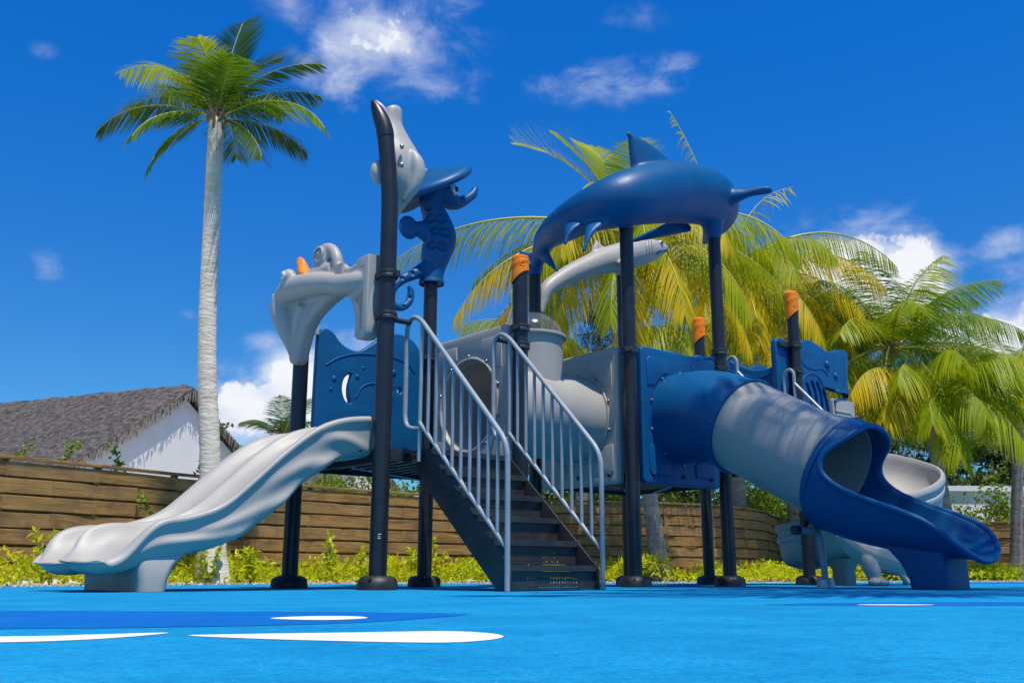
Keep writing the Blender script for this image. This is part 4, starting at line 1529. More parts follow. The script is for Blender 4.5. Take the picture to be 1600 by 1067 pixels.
for k, x in enumerate((.205, .955)):
    mb = MB()
    outer = spline([(-1.025, .002), (-1.025, .35), (-1.025, .70), (-1.018, .79), (-.985, .862), (-.90, .955), (-.5, 1.355), (-.20, 1.655), (-.115, 1.735), (-.04, 1.775), (.02, 1.765), (.050, 1.72), (.055, 1.62), (.055, 1.2), (.05, 1.10), (.02, 1.045), (-.05, 1.02), (-.13, 1.012)], 5)
    mb.tube([Vector((x, v, z)) for v, z in outer], .0165, 12)
    rail = mb.obj('handrail', RAIL, play, label=('left' if k == 0 else 'right') + ' painted stair handrail with upright bars')
    MB().tube([(x, -1.025, .235), (x, -.13, 1.045), (x, -.125, 1.06)], .0145, 10).obj('lower_rail', RAIL, rail)
    MB().tube([(x, -.125, .80), (x, -.125, 1.725)], .0135, 10).obj('baluster', RAIL, rail)
    for j in range(9):
        v = -.125 - (j + 1) * .09
        f_ = (v + 1.025) / .895
        zb = .235 + f_ * .81
        zt = lerp_tab([(-1.02, .79), (-.985, .862), (-.9, .955), (-.115, 1.735)], v)
        zt = .955 + (v + .9) * (.78 / .785) if v > -.9 else zt
        MB().tube([(x, v, zb), (x, v, zt)], .0115, 8).obj('baluster', RAIL, rail)
    MB().tube([(x, .02, 1.75), (x + (-.14 if k == 0 else .14), .01, 1.745)], .018, 10).obj('rail_socket', 'black_plastic', rail)
    MB().tube([(x, -.125, .845), (x + (.03 if k == 0 else -.03), -.07, .845)], .022, 10).obj('rail_socket', 'black_plastic', rail)

# ---- double wave slide
RIM = [(0.0, 1.10), (.06, 1.098), (.24, 1.068), (.42, .993), (.625, .836), (.82, .652), (1.0, .497), (1.19, .425), (1.33, .405), (1.46, .398), (1.56, .385), (1.64, .358), (1.695, .315), (1.725, .265), (1.738, .225)]
BOT = [(0.0, .83), (.06, .825), (.27, .775), (.484, .620), (.72, .400), (.985, .240), (1.17, .195), (1.33, .150), (1.46, .116), (1.56, .092), (1.64, .086), (1.695, .100), (1.725, .128), (1.738, .150)]
SEND = 1.738


def tab(t, x):
    if x <= t[0][0]:
        return t[0][1]
    for (a, b), (c, d) in zip(t, t[1:]):
        if x <= c:
            return b + (d - b) * (x - a) / (c - a)
    return t[-1][1]


RIMS = spline(RIM, 8)
BOTS = spline(BOT, 8)


def relief(s, h_):
    """swell of the outer wall: long waves rolling down the side of the slide (s along the run, h_ 0 bottom .. 1 rim)"""
    o = 0.0
    for s0, s1, h0, h1, wdt in ((.02, .40, .15, .80, .22), (.22, .74, -.05, .72, .20), (.52, 1.12, .0, .64, .21), (.86, 1.5, .18, .60, .22)):
        if s0 < s < s1:
            t = (s - s0) / (s1 - s0)
            hc = h1 + (h0 - h1) * (1 - t) ** 1.6
            d = (h_ - hc) / wdt
            # steep on the upper side, long below: a breaking wave
            d *= 1.9 if d > 0 else 0.75
            o += .030 * math.exp(-d * d * 2.2) * sin(pi * t) ** .5
    for sc, hc, ss, hh in ((.36, .14, .085, .20), (.60, .10, .095, .20), (.86, .08, .09, .18)):
        d = ((s - sc) / ss) ** 2 + ((h_ - hc) / hh) ** 2
        o += .022 * math.exp(-d * 1.2)
    return o - .014


def lobes(s):
    return sum(.013 * math.exp(-((s - sc) / .07) ** 2) for sc in (.36, .60, .86))


RA = spline([(1.20, 0), (1.30, .0), (1.38, .018), (1.45, .065), (1.52, .125), (1.58, .165), (1.64, .172), (1.70, .140), (SEND, .06)], 6)


def lane(mb, v0, v1, near, far):
    """one lane: outer rim wide and rounded, rim towards the middle narrow and lower, floor flat, lip rounded like a spoon"""
    rings = []
    S = 90
    cy, hw = (v0 + v1) / 2, (v1 - v0) / 2
    for i in range(S + 1):
        s = SEND * (1 - (1 - i / S) ** 1.35)
        zr, zb = tab(RIMS, s), tab(BOTS, s) - lobes(s)
        k_end = max(0, (s - 1.30) / (SEND - 1.30))
        nar = .022 * k_end ** 2
        a, b = v0 + nar, v1 - nar
        H_ = zr - zb
        drop = min(tab(RA, s) if s > 1.2 else 0, H_ * .82)       # rim on the open side dips at the lip
        za, zbm = zr - drop, zr
        depth = .095 * (1 - .55 * k_end) * min(1, .55 + s * 2)
        depth = min(depth, max(.012, (za - zb) * .42))
        ra, rb = (.042, .022) if near else (.022, .042)
        ra = min(ra, (za - zb) * .4 + .006)
        da, db = (0, .012 * (1 - k_end)) if near else (.012 * (1 - k_end), 0)
        za -= da
        zbm -= db
        prof = []
        for j in range(17):
            h_ = j / 16
            off = relief(s, h_) * (1 - .9 * k_end) - .020 * min(1, (1 - h_) * 8) * (1 - k_end) if near else -.004
            prof.append((a - off + .03 * (1 - h_) ** 1.5 + .10 * k_end * (1 - h_) ** 2, zb + (za - ra - zb) * h_))
        for j in range(1, 7):
            q = pi - pi * j / 6
            prof.append((a + ra + cos(q) * ra, za - ra + sin(q) * ra))
        m_ = 26
        x0, x1 = a + 2 * ra, b - 2 * rb
        for j in range(1, m_):
            t = j / m_
            t3 = t ** (1 + 1.6 * min(1, drop * 6))
            d_ = depth * (1 - abs(2 * t - 1) ** 5)
            rip = .0035 * cos(t * pi * 2 * 7) * min(1, max(0, (k_end - .5) * 3)) * sin(pi * t) if .5 < k_end < .97 else 0
            zz = (za - ra) * (1 - t3) + (zbm - rb) * t3
            prof.append((x0 + (x1 - x0) * t, zz - d_ + rip))
        for j in range(6):
            q = pi - pi * j / 5
            prof.append((b - rb + cos(q) * rb, zbm - rb + sin(q) * rb))
        for j in range(16, -1, -1):
            h_ = j / 16
            off = relief(s, h_) * (1 - .9 * k_end) - .020 * min(1, (1 - h_) * 8) * (1 - k_end) if far else -.004
            prof.append((b + off - .03 * (1 - h_) ** 1.5 - .10 * k_end * (1 - h_) ** 2, zb + (zbm - rb - zb) * h_))
        k2 = max(0, (s - 1.20) / (SEND - 1.20)) ** 1.7
        rings.append([Vector((-(s - .13 * k2 * min(1.2, abs((y - cy) / hw)) ** 2.6), y, z)) for y, z in prof])
    last = rings[-1]
    cz = sum(p.z for p in last) / len(last)
    for f_, dx in ((.95, .014), (.84, .028), (.66, .040), (.42, .048), (.18, .051)):
        rings.append([Vector((p.x - dx, cy + (p.y - cy) * (.55 + .45 * f_), cz + (p.z - cz) * f_)) for p in last])
    mb.loft(rings, caps=True)


sl = MB()
lane(sl, .05, .598, True, False)
lane(sl, .572, 1.12, False, True)
# entrance step plates that stand against the deck
sl.box((-.012, .05, .955), (.055, .05, .27))
sl.box((-.012, 1.12, .955), (.055, .05, .27))
slide = sl.obj('double_slide', GREY, play, sharp=None, label='grey double wave slide with two rounded lips on the left')
sm = slide.modifiers.new('soften', 'SMOOTH')
sm.factor = .5
sm.iterations = 7
ORGANIC.append(slide)
ft = MB()
rings = []
for t, x0, x1, y0, y1 in ((0, -1.43, -1.28, .085, 1.085), (.35, -1.435, -1.27, .085, 1.085), (.75, -1.45, -1.235, .095, 1.075), (1.1, -1.46, -1.16, .12, 1.05)):
    rings.append([Vector((x, y, .002 + t * .19)) for x, y in rrect(x0, y0, x1, y1, .05)])
ft.loft(rings)
ft.obj('slide_foot', GREY, slide)
MB().ball((-.14, .030, .86), (.012, .006, .012)).obj('bolt', 'black_plastic', slide)

# ---- covered tube slide
TR = .372
axis = spline([(-.01, 1.362), (-.20, 1.36), (-.42, 1.325), (-.66, 1.225), (-.95, 1.075), (-1.25, .915), (-1.47, .798)], 8)


def tube_ring(i0, i1, mb, r, r_in, n=48):
    ro, ri = [], []
    for i in range(i0, i1 + 1):
        v, z = axis[i]
        a_, b_ = axis[max(i - 1, 0)], axis[min(i + 1, len(axis) - 1)]
        d = Vector((0, b_[0] - a_[0], b_[1] - a_[1])).normalized()
        nn = Vector((0, -d.z, d.y)) if d.y < 0 else Vector((0, d.z, -d.y))
        if nn.z < 0:
            nn = -nn
        for lst, q in ((ro, r), (ri, r_in)):
            lst.append([Vector((CU, v, z)) + Vector((1, 0, 0)) * cos(2 * pi * k / n) * q + nn * sin(2 * pi * k / n) * q for k in range(n)])
    rings = ro + ri[::-1] + [ro[0]]
    mb.loft(rings, caps=False)
    return ro[0], ro[-1]


JN = 24
mb = MB(); tube_ring(0, JN, mb, TR, TR - .016); elbow = mb.obj('tube_elbow', BLUE, play, sharp=50, label='dark blue curved first section of the tube slide')
mb = MB(); tube_ring(JN, len(axis) - 1, mb, TR - .006, TR - .022); tsec = mb.obj('tube_section', GREY, play, sharp=50, label='straight light grey section of the tube slide')


def joint(i, mat, parent, w, r):
    v, z = axis[i]
    a_, b_ = axis[max(i - 1, 0)], axis[min(i + 1, len(axis) - 1)]
    d = Vector((0, b_[0] - a_[0], b_[1] - a_[1])).normalized()
    nn = d.cross(Vector((1, 0, 0)))
    if nn.z < 0:
        nn = -nn
    rings = []
    for rr2, dd in ((TR - .01, -w), (r, -w), (r + .006, -w * .5), (r + .006, w * .5), (r, w), (TR - .01, w)):
        rings.append([Vector((CU, v, z)) + d * dd + Vector((1, 0, 0)) * cos(2 * pi * k / 56) * rr2 + nn * sin(2 * pi * k / 56) * rr2 for k in range(56)])
    MB().loft(rings, caps=False).obj('joint_ring', mat, parent)
    for k in range(14):
        a = 2 * pi * k / 14
        p = Vector((CU, v, z)) + Vector((1, 0, 0)) * cos(a) * (r + .004) + nn * sin(a) * (r + .004) - d * w * .2
        inst('bolt', bolt_me, parent, p, (d * -1).to_track_quat('Z', 'Y').to_euler(), (.6, .6, .6))


joint(JN, BLUE, elbow, .014, TR + .014)
joint(len(axis) - 1, BLUE, tsec, .022, TR + .022)

# open blue end: hood above, cut-away sides, flat run-out with a flared lip
ZB = spline([(-1.44, .432), (-1.7, .318), (-1.95, .245), (-2.15, .212), (-2.35, .198), (-2.50, .19), (-2.62, .18)], 6)
VMAX = spline([(0, -2.455), (20, -2.45), (35, -2.425), (47, -2.385), (58, -2.33), (67, -2.25), (74, -2.13), (79, -1.98), (83, -1.81), (87, -1.67), (93, -1.575), (101, -1.535), (110, -1.535), (120, -1.565), (132, -1.61), (146, -1.64), (162, -1.645), (180, -1.645)], 5)


def zb_at(v):
    for (a, b), (c, d) in zip(ZB, ZB[1:]):
        if v >= c:
            return b + (d - b) * (v - a) / (c - a)
    return ZB[-1][1]


NT, NS = 144, 36
out_pts, lipline = [], []
rows = []
for j in range(NT + 1):
    th = -180 + 360 * j / NT
    vm = tab(VMAX, abs(th))
    row = []
    for i in range(NS + 1):
        t = i / NS
        v = -1.455 + (vm + 1.455) * t
        ctr = zb_at(max(v, -2.62)) + TR
        tl = max(0, (t - .80) / .20)
        flare = .018 * tl * tl
        wide = 1.0 + .10 * max(0, (-v - 1.7) / .9) ** 1.2
        rr2 = TR + flare
        a = R(th)
        # tilt: the ring leaves along the sloping axis
        sl_ = .55 * max(0, 1 - (-v - 1.455) / .55)
        zz = ctr - rr2 * cos(a)
        vv = v + sl_ * TR * cos(a) * .9
        row.append(Vector((CU + rr2 * sin(a) * wide, vv, zz)))
    rows.append(row)
    lipline.append(row[-1])
ex = MB()
ex.grid(rows)
exit_ = ex.obj('slide_exit', BLUE, play, sharp=None, label='dark blue open run-out of the tube slide with hooded mouth')
md = exit_.modifiers.new('wall', 'SOLIDIFY')
md.thickness = .018
md.offset = 0
MB().tube(lipline[:-1], .021, 10, loop=True).obj('rolled_lip', BLUE, exit_, sharp=None)
ped = MB()
rings = []
for t, x0, x1, y0, y1 in ((0, 2.72, 3.07, -2.27, -2.02), (.3, 2.72, 3.07, -2.27, -2.01), (.7, 2.72, 3.07, -2.27, -1.96), (1, 2.73, 3.06, -2.27, -1.84), (1.12, 2.78, 3.01, -2.24, -1.78)):
    rings.append([Vector((x, y, .002 + t * .235)) for x, y in rrect(x0, y0, x1, y1, .05)])
rings[-2] = [Vector((p.x, p.y, zb_at(p.y) + TR - sqrt(TR ** 2 - (p.x - CU) ** 2) - .006)) for p in rings[-2]]
rings[-1] = [Vector((p.x, p.y, zb_at(p.y) + TR - sqrt(TR ** 2 - (p.x - CU) ** 2) + .003)) for p in rings[-1]]
ped.loft(rings)
ped.obj('exit_foot', BLUE, exit_)
# bent steel support under the joint with foot plate
sp = MB()
sp.tube([Vector(p) for p in spline([(2.60, -1.30, .395), (2.70, -1.30, .395), (2.80, -1.30, .393), (2.855, -1.30, .37), (2.875, -1.30, .32), (2.885, -1.30, .2), (2.895, -1.30, .01)], 5)], .024, 14)
sup = sp.obj('slide_support', RAIL, play, label='bent steel pipe support under the tube slide')
MB().tube([(2.555, -1.30, .395), (2.60, -1.30, .395)], .034, 16).obj('end_cap', 'black_plastic', sup)
MB().tube([(2.66, -1.30, .40), (2.72, -1.30, .46)], .018, 8).obj('clamp_bolt', 'black_plastic', sup)
fp = MB()
rings = []
for (r_, z) in ((.072, .002), (.072, .03), (.06, .062), (.04, .072)):
    rings.append([Vector((2.9 + cos(a) * r_ * 1.0, -1.30 + sin(a) * r_ * .8, z)) for a in [2 * pi * k / 24 for k in range(24)]])
fp.loft(rings)
fp.obj('foot_plate', 'galvanised', sup)
inst('bolt_hole', hole_me, sup, (2.90 + cos(A1) * .058, -1.30 + sin(A1) * .05, .04), Vector((cos(A1), sin(A1), .4)).to_track_quat('Z', 'Y').to_euler())

# ---- third deck: grab rails, hood of the spiral slide
for x, vz in ((3.60, 0), (4.46, 0)):
    mb = MB()
    pth = spline([(.02, 1.30), (.02, 1.75), (.02, 1.90), (-.005, 1.965), (-.05, 1.985), (-.085, 1.95), (-.09, 1.88), (-.09, 1.45), (-.09, 1.28)], 5)
    mb.tube([Vector((x, v, z)) for v, z in pth], .0165, 10)
    g = mb.obj('grab_rail', RAIL, play)
    MB().tube([(x, -.09, 1.85), (x, -.55, 1.36), (x, -.62, 1.26), (x, -.62, 1.16), (x, -.09, 1.16)], .0145, 10).obj('lower_rail', RAIL, g)
    for vv, zt in ((-.28, 1.645), (-.45, 1.465)):
        MB().tube([(x, vv, 1.17), (x, vv, zt)], .0115, 8).obj('baluster', RAIL, g)
hood_out = spline([(4.42, 1.14), (4.41, 1.7), (4.405, 2.22), (4.44, 2.31), (4.52, 2.32), (4.66, 2.28), (4.80, 2.32), (4.95, 2.375), (5.12, 2.35), (5.30, 2.30), (5.46, 2.345), (5.62, 2.36), (5.665, 2.30), (5.63, 2.05), (5.62, 1.86), (5.50, 1.83), (5.40, 1.80), (5.37, 1.70), (5.41, 1.62), (5.36, 1.52), (5.30, 1.36), (5.30, 1.14)], 4)
slots = []
for k, (x, z0, z1) in enumerate(((4.88, 1.42, 1.92), (4.97, 1.40, 1.95), (5.06, 1.40, 1.95), (5.15, 1.42, 1.90))):
    s_l = spline([(x - .02, z1), (x + .035 , z1 - .12), (x + .06, z0 + .2), (x + .05, z0), (x + .085, z0 + .01), (x + .098, z0 + .2), (x + .075, z1 - .12), (x + .02, z1 + .01)], 4)
    slots.append(s_l)
for vv, lab in ((.085, 'blue hood panel of the spiral slide with four curved slots'), (1.085, None)):
    hp = plate('hood_panel', [hood_out] + slots, .07, .016, BLUE, play, at_uz(vv), label=lab)
    if vv < .5:
        for x, z, s in ((5.26, 2.16, .040), (5.40, 2.06, .034), (5.42, 1.90, .026), (5.36, 1.80, .018)):
            MB().ball((x, vv - .036, z), (s, s * .7, s * 1.1)).obj('bubble', BLUE, hp)
        e_ = MB()
        e_.tube([Vector((x, vv - .034, z)) for x, z in spline([(4.78, 2.18), (4.86, 2.10), (5.0, 2.08), (5.16, 2.10), (5.26, 2.05)], 5)], .009, 8)
        e_.tube([Vector((x, vv - .034, z)) for x, z in spline([(5.58, 2.28), (5.56, 2.05), (5.54, 1.92), (5.40, 1.90), (5.34, 1.93)], 5)], .007, 8)
        e_.tube([Vector((x, vv - .034, z)) for x, z in spline([(4.80, 1.3), (4.78, 1.75), (4.82, 1.95), (4.96, 2.03), (5.10, 2.0), (5.2, 1.85), (5.26, 1.55)], 5)], .010, 8)
        e_.obj('raised_line', BLUE, hp)
        MB().box((4.50, vv - .055, 2.25), (.16, .03, .04)).obj('bracket', 'black_plastic', hp, smooth=False)
bar_out = spline([(.12, 2.10), (.25, 2.06), (.40, 2.065), (.60, 2.15), (.80, 2.27), (.98, 2.30), (1.05, 2.28), (1.05, 1.98), (.9, 1.97), (.5, 1.86), (.12, 1.84)], 5)
cb = plate('hood_crossbar', [bar_out], .06, .016, BLUE, play, at_vz(4.56))
MB().tube([Vector((4.528, v, z)) for v, z in spline([(.14, 2.02), (.3, 1.985), (.45, 2.0), (.65, 2.08), (.85, 2.18), (1.0, 2.21)], 5)], .008, 8).obj('raised_line', BLUE, cb)

# ---- spiral slide
SC, SRAD = (5.50, -.02), .52
HW = .26


def spiral_point(q):
    """q: angle run in degrees from the hood (0) clockwise; returns centre, outward normal, floor height"""
    if q < 0:                                   # straight lead-in from the deck
        return Vector((SC[0] + q / 57.3 * SRAD, SC[1] + SRAD, 0)), Vector((0, 1, 0)), 1.16
    if q <= 400:
        a = R(90 - q)
        return Vector((SC[0] + cos(a) * SRAD, SC[1] + sin(a) * SRAD, 0)), Vector((cos(a), sin(a), 0)), None
    a = R(90 - 285)
    nrm = Vector((cos(a), sin(a), 0))
    tan_ = Vector((sin(a), -cos(a), 0))
    return Vector((SC[0] + cos(a) * SRAD, SC[1] + sin(a) * SRAD, 0)) + tan_ * (q - 285) / 57.3 * SRAD, nrm, None


ZF = [(-90, 1.16), (0, 1.16), (45, 1.10), (90, .98), (135, .78), (180, .56), (240, .33), (285, .235), (330, .20), (345, .20)]
sp_ = MB()
rings = []
for k in range(90):
    q = -78 + k * (312 + 78) / 89
    c, nr, zf = spiral_point(q)
    z = lerp_tab(ZF, q) if q > 0 else tab(ZF, q)
    z = tab(ZF, q)
    ho = .335 if q > 40 else .335 * (.8 + .2 * max(0, q) / 40)
    hi_ = .13
    pr_ = []
    inn, oth = [], []
    # inside surface, from inner rim over the floor to the outer rim
    inside = spline([(-HW, hi_), (-HW + .02, hi_ * .45), (-HW + .10, .02), (0, 0.0), (HW - .13, .03), (HW - .03, ho * .45), (HW, ho)], 4)
    outside = spline([(HW + .045, ho - .005), (HW + .045, ho - .045), (HW + .022, ho - .06), (HW + .022, ho - .10), (HW + .034, ho - .115), (HW + .026, ho - .16), (HW + .012, ho - .17), (HW + .006, ho - .215), (HW - .03, -.01), (HW - .13, -.055), (0, -.075), (-HW + .08, -.05), (-HW - .03, .0), (-HW - .035, hi_)], 3)
    top_o = [(HW + .012, ho + .016), (HW + .034, ho + .014)]
    prof = inside + top_o + outside + [(-HW - .02, hi_ + .014)]
    rings.append([c + nr * x + Vector((0, 0, z + y)) for x, y in prof])
sp_.loft(rings, caps=True)
spiral = sp_.obj('spiral_slide', GREY, play, sharp=50, label='open grey spiral slide winding behind the blue slide exit')
# sculpted animal-like foot under the spiral
ft = MB()


def chain(mb, pts, n=14, k=5):
    q = spline(pts, k)
    mb.tube([Vector(p[:3]) for p in q], [max(p[3], .004) for p in q], n)


chain(ft, [(4.46, -.46, .45, .05), (4.481, -.478, .42, .068), (4.529, -.519, .365, .098), (4.619, -.594, .288, .120), (4.727, -.686, .233, .126), (4.827, -.77, .192, .112), (4.90, -.83, .170, .08), (4.936, -.862, .158, .03)])
chain(ft, [(4.547, -.60, .28, .04), (4.565, -.64, .21, .064), (4.585, -.665, .134, .072), (4.597, -.675, .075, .062), (4.60, -.68, .035, .055)])
for (x, y) in ((4.535, -.70), (4.586, -.745), (4.645, -.735)):
    ft.ball((x, y, .030), (.042, .05, .032))
chain(ft, [(4.784, -.80, .125, .026), (4.815, -.828, .07, .026), (4.85, -.857, .018, .026)])
chain(ft, [(4.85, -.85, .205, .045), (4.90, -.897, .14, .032), (4.925, -.917, .075, .030), (4.934, -.925, .02, .036)])
foot = organic(ft.obj('sculpted_foot', GREY, spiral, sharp=None, label='grey animal shaped foot with paws under the spiral slide'), .008, 2)
pb = MB()
for (c, z1) in (((4.98, -.14), .24), ((5.50, -.55), .50)):
    rings = []
    for t, r_ in ((0, .085), (.5, .078), (1, .12)):
        rings.append([Vector((c[0] + x * r_, c[1] + y * r_, .002 + t * z1)) for x, y in rrect(-1, -1, 1, 1, .3)])
    MB().loft(rings).obj('slide_foot', GREY, spiral)
# moulded entry wall that fills the hood
ew = MB()
ew.loft([[Vector((x, .12, z)) for x, z in rrect(5.32, 1.12, 5.72, 1.83, .03)], [Vector((x, .06, z)) for x, z in rrect(5.32, 1.12, 5.72, 1.83, .03)]])
for z in (1.66, 1.70, 1.58):
    ew.tube([(5.36, .058, z), (5.62, .058, z), (5.66, .058, z - .05), (5.66, .058, 1.2)], .012, 8)
ew.obj('entry_wall', GREY, spiral)
ew = MB()
ew.loft([[Vector((x, 1.03, z)) for x, z in rrect(5.32, 1.12, 5.72, 1.83, .03)], [Vector((x, .97, z)) for x, z in rrect(5.32, 1.12, 5.72, 1.83, .03)]])
ew.obj('entry_wall', GREY, spiral)

# ================================================================== FIGURES ON THE POSTS
def body(mb, pts, k=6, n=18, squash=None):
    q = spline(pts, k)
    mb.tube([Vector(p[:3]) for p in q], [max(p[3], .004) for p in q], n, squash=squash)


def fin(mb, base0, base1, tip, thick, sweep=None, n=9, blunt=.012):
    """tapering fin from a base line to a tip with rounded section"""
    b0, b1, tp = Vector(base0), Vector(base1), Vector(tip)
    ch_ = (b1 - b0)
    nr = ch_.cross(tp - (b0 + b1) / 2).normalized()
    sw = Vector(sweep) if sweep else Vector((0, 0, 0))
    rings = []
    for i in range(n + 1):
        t = i / n
        a = b0.lerp(tp, t) + sw * sin(pi * t) * .5
        b = b1.lerp(tp, t) + sw * sin(pi * t)
        w_ = thick * (1 - t) ** .8 + .010 + blunt * .25
        c = (a + b) / 2
        hx = (b - a) / 2
        if hx.length < blunt:
            hx = ch_.normalized() * blunt
        rings.append([c + hx * cos(2 * pi * k / 14) + nr * w_ * sin(2 * pi * k / 14) for k in range(14)])
    last, c = rings[-1], sum(rings[-1], Vector()) / 14
    dirn = (tp - (b0 + b1) / 2).normalized()
    for f_, dd in ((.85, .35), (.55, .65), (.2, .8)):
        rings.append([c + (p - c) * f_ + dirn * blunt * dd for p in last])
    mb.loft(rings)


# dolphin forming the roof
dl = MB()
body(dl, [(2.318, 1.16, 2.83, .055), (2.26, 1.03, 2.945, .075), (2.165, .82, 3.02, .112), (2.06, .50, 3.02, .150), (2.04, .16, 3.045, .182), (2.18, -.06, 3.11, .224), (2.554, -.07, 3.262, .258), (3.005, -.03, 3.405, .274), (3.40, .0, 3.465, .256), (3.62, .07, 3.44, .215), (3.77, .20, 3.39, .155), (3.87, .34, 3.34, .085), (3.95, .46, 3.31, .045), (4.0, .54, 3.305, .02)], k=10, n=52)
dl.tube([(3.477, 0, 3.10), (3.475, .0, 3.20), (3.42, .01, 3.40)], [.066, .095, .16], 18)
fin(dl, (2.38, -.05, 3.36), (2.98, -.04, 3.58), (2.33, -.05, 3.755), .095, (-.02, 0, .05), blunt=.035)
fin(dl, (3.36, -.12, 3.50), (3.52, -.14, 3.34), (3.62, -.52, 3.44), .085, (.0, 0, .02), blunt=.045)
fin(dl, (3.14, .18, 3.22), (3.40, .18, 3.22), (3.02, .62, 3.12), .05, blunt=.02)
fin(dl, (1.93, .30, 2.96), (2.06, .06, 2.94), (1.77, .16, 2.70), .022, (-.05, 0, .03), blunt=.02)
fin(dl, (1.98, .10, 2.93), (2.14, -.10, 2.94), (1.81, -.02, 2.60), .022, (-.05, 0, .03), blunt=.02)
fin(dl, (2.25, 1.03, 2.90), (2.19, .90, 2.98), (2.30, .84, 2.74), .035, blunt=.018)
fin(dl, (2.29, 1.14, 2.86), (2.26, 1.06, 2.96), (2.20, 1.24, 3.0), .035, blunt=.018)
dolph = organic(dl.obj('dolphin_roof', BLUE, play, sharp=None, label='dark blue leaping dolphin figure carried on the tall posts'), .0125, 6)
for (u, v, z) in ((2 * U, 0, 2.95), (3 * U, 0, 3.13), (2 * U, W_, 2.83)):
    MB().lathe([(PR + .004, -.05), (PR + .008, -.02), (PR + .022, .005), (PR + .026, .02), (PR + .01, .05)], 28, c=(u, v, z), caps=False).obj('figure_socket', BLUE, dolph)

# shark on the rear posts
sh = MB()
body(sh, [(2.37, W_ - .01, 2.42, .035), (2.40, W_ - .01, 2.53, .05), (2.46, W_ - .01, 2.673, .071), (2.673, W_ - .01, 2.829, .088), (2.927, W_ - .01, 2.97, .106), (3.235, W_ - .01, 3.113, .133), (3.605, W_ - .01, 3.259, .146), (3.847, W_ - .01, 3.35, .128), (4.03, W_ - .01, 3.412, .082), (4.14, W_ - .01, 3.445, .035), (4.17, W_ - .01, 3.452, .01)], n=20, squash=(1.0, 1.0))
fin(sh, (3.02, W_ - .01, 3.08), (3.34, W_ - .01, 3.22), (3.11, W_ - .01, 3.30), .035, (-.03, 0, 0))
fin(sh, (3.30, 1.07, 3.06), (3.50, 1.07, 3.14), (3.10, .72, 2.98), .03)
fin(sh, (3.30, 1.25, 3.06), (3.50, 1.25, 3.14), (3.10, 1.62, 2.98), .03)
fin(sh, (2.80, W_ - .01, 2.86), (2.96, W_ - .01, 2.92), (2.80, W_ - .01, 2.74), .025)
shark = organic(sh.obj('shark_figure', GREY, play, sharp=None, label='light grey shark figure behind the dolphin'), .0115, 4)
for dx in (0, .045, .09):
    MB().tube([Vector((3.70 + dx + o_[0], W_ - .01 - .136 + o_[1] + dx * .05, 3.30 + dx * .38 + o_[2])) for o_ in ((0.02, .03, .10), (0, .0, .06), (-.012, -.012, .0), (-.005, .0, -.06))], .010, 6).obj('gill', 'eye_black' if False else GREY, shark)
MB().ball((3.96, W_ - .105, 3.435), (.040, .018, .024)).obj('eye', 'eye_white', shark)
MB().ball((3.96, W_ - .120, 3.437), (.018, .008, .014)).obj('pupil', 'eye_black', shark)
MB().tube([Vector(p) for p in spline([(4.12, W_ - .05, 3.405), (4.03, W_ - .09, 3.365), (3.90, W_ - .125, 3.325), (3.87, W_ - .135, 3.285)], 5)], .008, 6).obj('mouth', 'eye_black', shark)
MB().lathe([(PR + .004, -.04), (PR + .012, .0), (PR + .02, .03)], 24, c=(3 * U, W_, 3.04), caps=False).obj('figure_socket', GREY, shark)

# seahorse with broad hat
VS = W_
se = MB()
body(se, [(1.165, VS, 2.485, .098), (1.178, VS, 2.60, .100), (1.205, VS, 2.74, .128), (1.245, VS, 2.90, .140), (1.205, VS, 3.04, .120), (1.15, VS, 3.15, .096), (1.13, VS, 3.23, .094), (1.18, VS, 3.30, .11), (1.28, VS, 3.29, .105), (1.36, VS, 3.265, .082), (1.43, VS, 3.27, .058), (1.52, VS, 3.325, .044), (1.59, VS, 3.39, .040), (1.62, VS, 3.455, .028)], n=20)
body(se, [(1.17, VS, 2.64, .075), (1.08, VS, 2.585, .062), (.98, VS, 2.52, .048), (.87, VS, 2.455, .042), (.79, VS, 2.37, .038), (.765, VS, 2.27, .034), (.81, VS, 2.215, .032), (.89, VS, 2.225, .032), (.95, VS, 2.29, .032), (.96, VS, 2.375, .028), (.935, VS, 2.41, .018)], n=14)
fin(se, (1.10, VS, 2.82), (1.12, VS, 3.04), (.84, VS, 2.93), .04)
se.ball((.92, VS, 2.92), (.10, .03, .105))
DIMPLES = [(1.115, 3.13, .034), (1.15, 3.035, .044), (1.245, 3.03, .046), (1.19, 2.92, .042), (1.285, 2.91, .048), (1.165, 2.79, .041), (1.26, 2.78, .043), (1.06, 2.575, .032), (.965, 2.515, .028), (.87, 2.455, .022), (.895, 2.225, .017), (.953, 2.31, .016), (.79, 2.37, .02)]
horse = organic(se.obj('seahorse_figure', BLUE, play, sharp=None, label='dark blue seahorse figure with dimpled body and curled tail'), .0085, 4)
ht = MB()
hax = Vector((-.55, .06, .80)).normalized()
hx_ = Vector((.82, .0, .57)).normalized()
hx_ = (hx_ - hax * hx_.dot(hax)).normalized()
hy_ = hax.cross(hx_)
hc = Vector((1.16, VS + .02, 3.325))
rings = []
for r_, z_ in ((.02, .02), (.16, .01), (.28, -.012), (.345, -.03), (.380, -.034), (.402, -.020), (.408, .004), (.395, .030), (.355, .052), (.29, .070), (.23, .092), (.18, .122), (.12, .15), (.05, .165), (.01, .168)):
    rings.append([hc + hx_ * cos(2 * pi * k / 44) * r_ + hy_ * sin(2 * pi * k / 44) * r_ * .92 + hax * (z_ + .03 * cos(4 * pi * k / 44) * (r_ / .4) ** 2) for k in range(44)])
ht.loft(rings)
ht.obj('hat', BLUE, horse, sharp=None)
MB().ball(hc + hax * .165, .05).obj('hat_knob', GREY, horse)
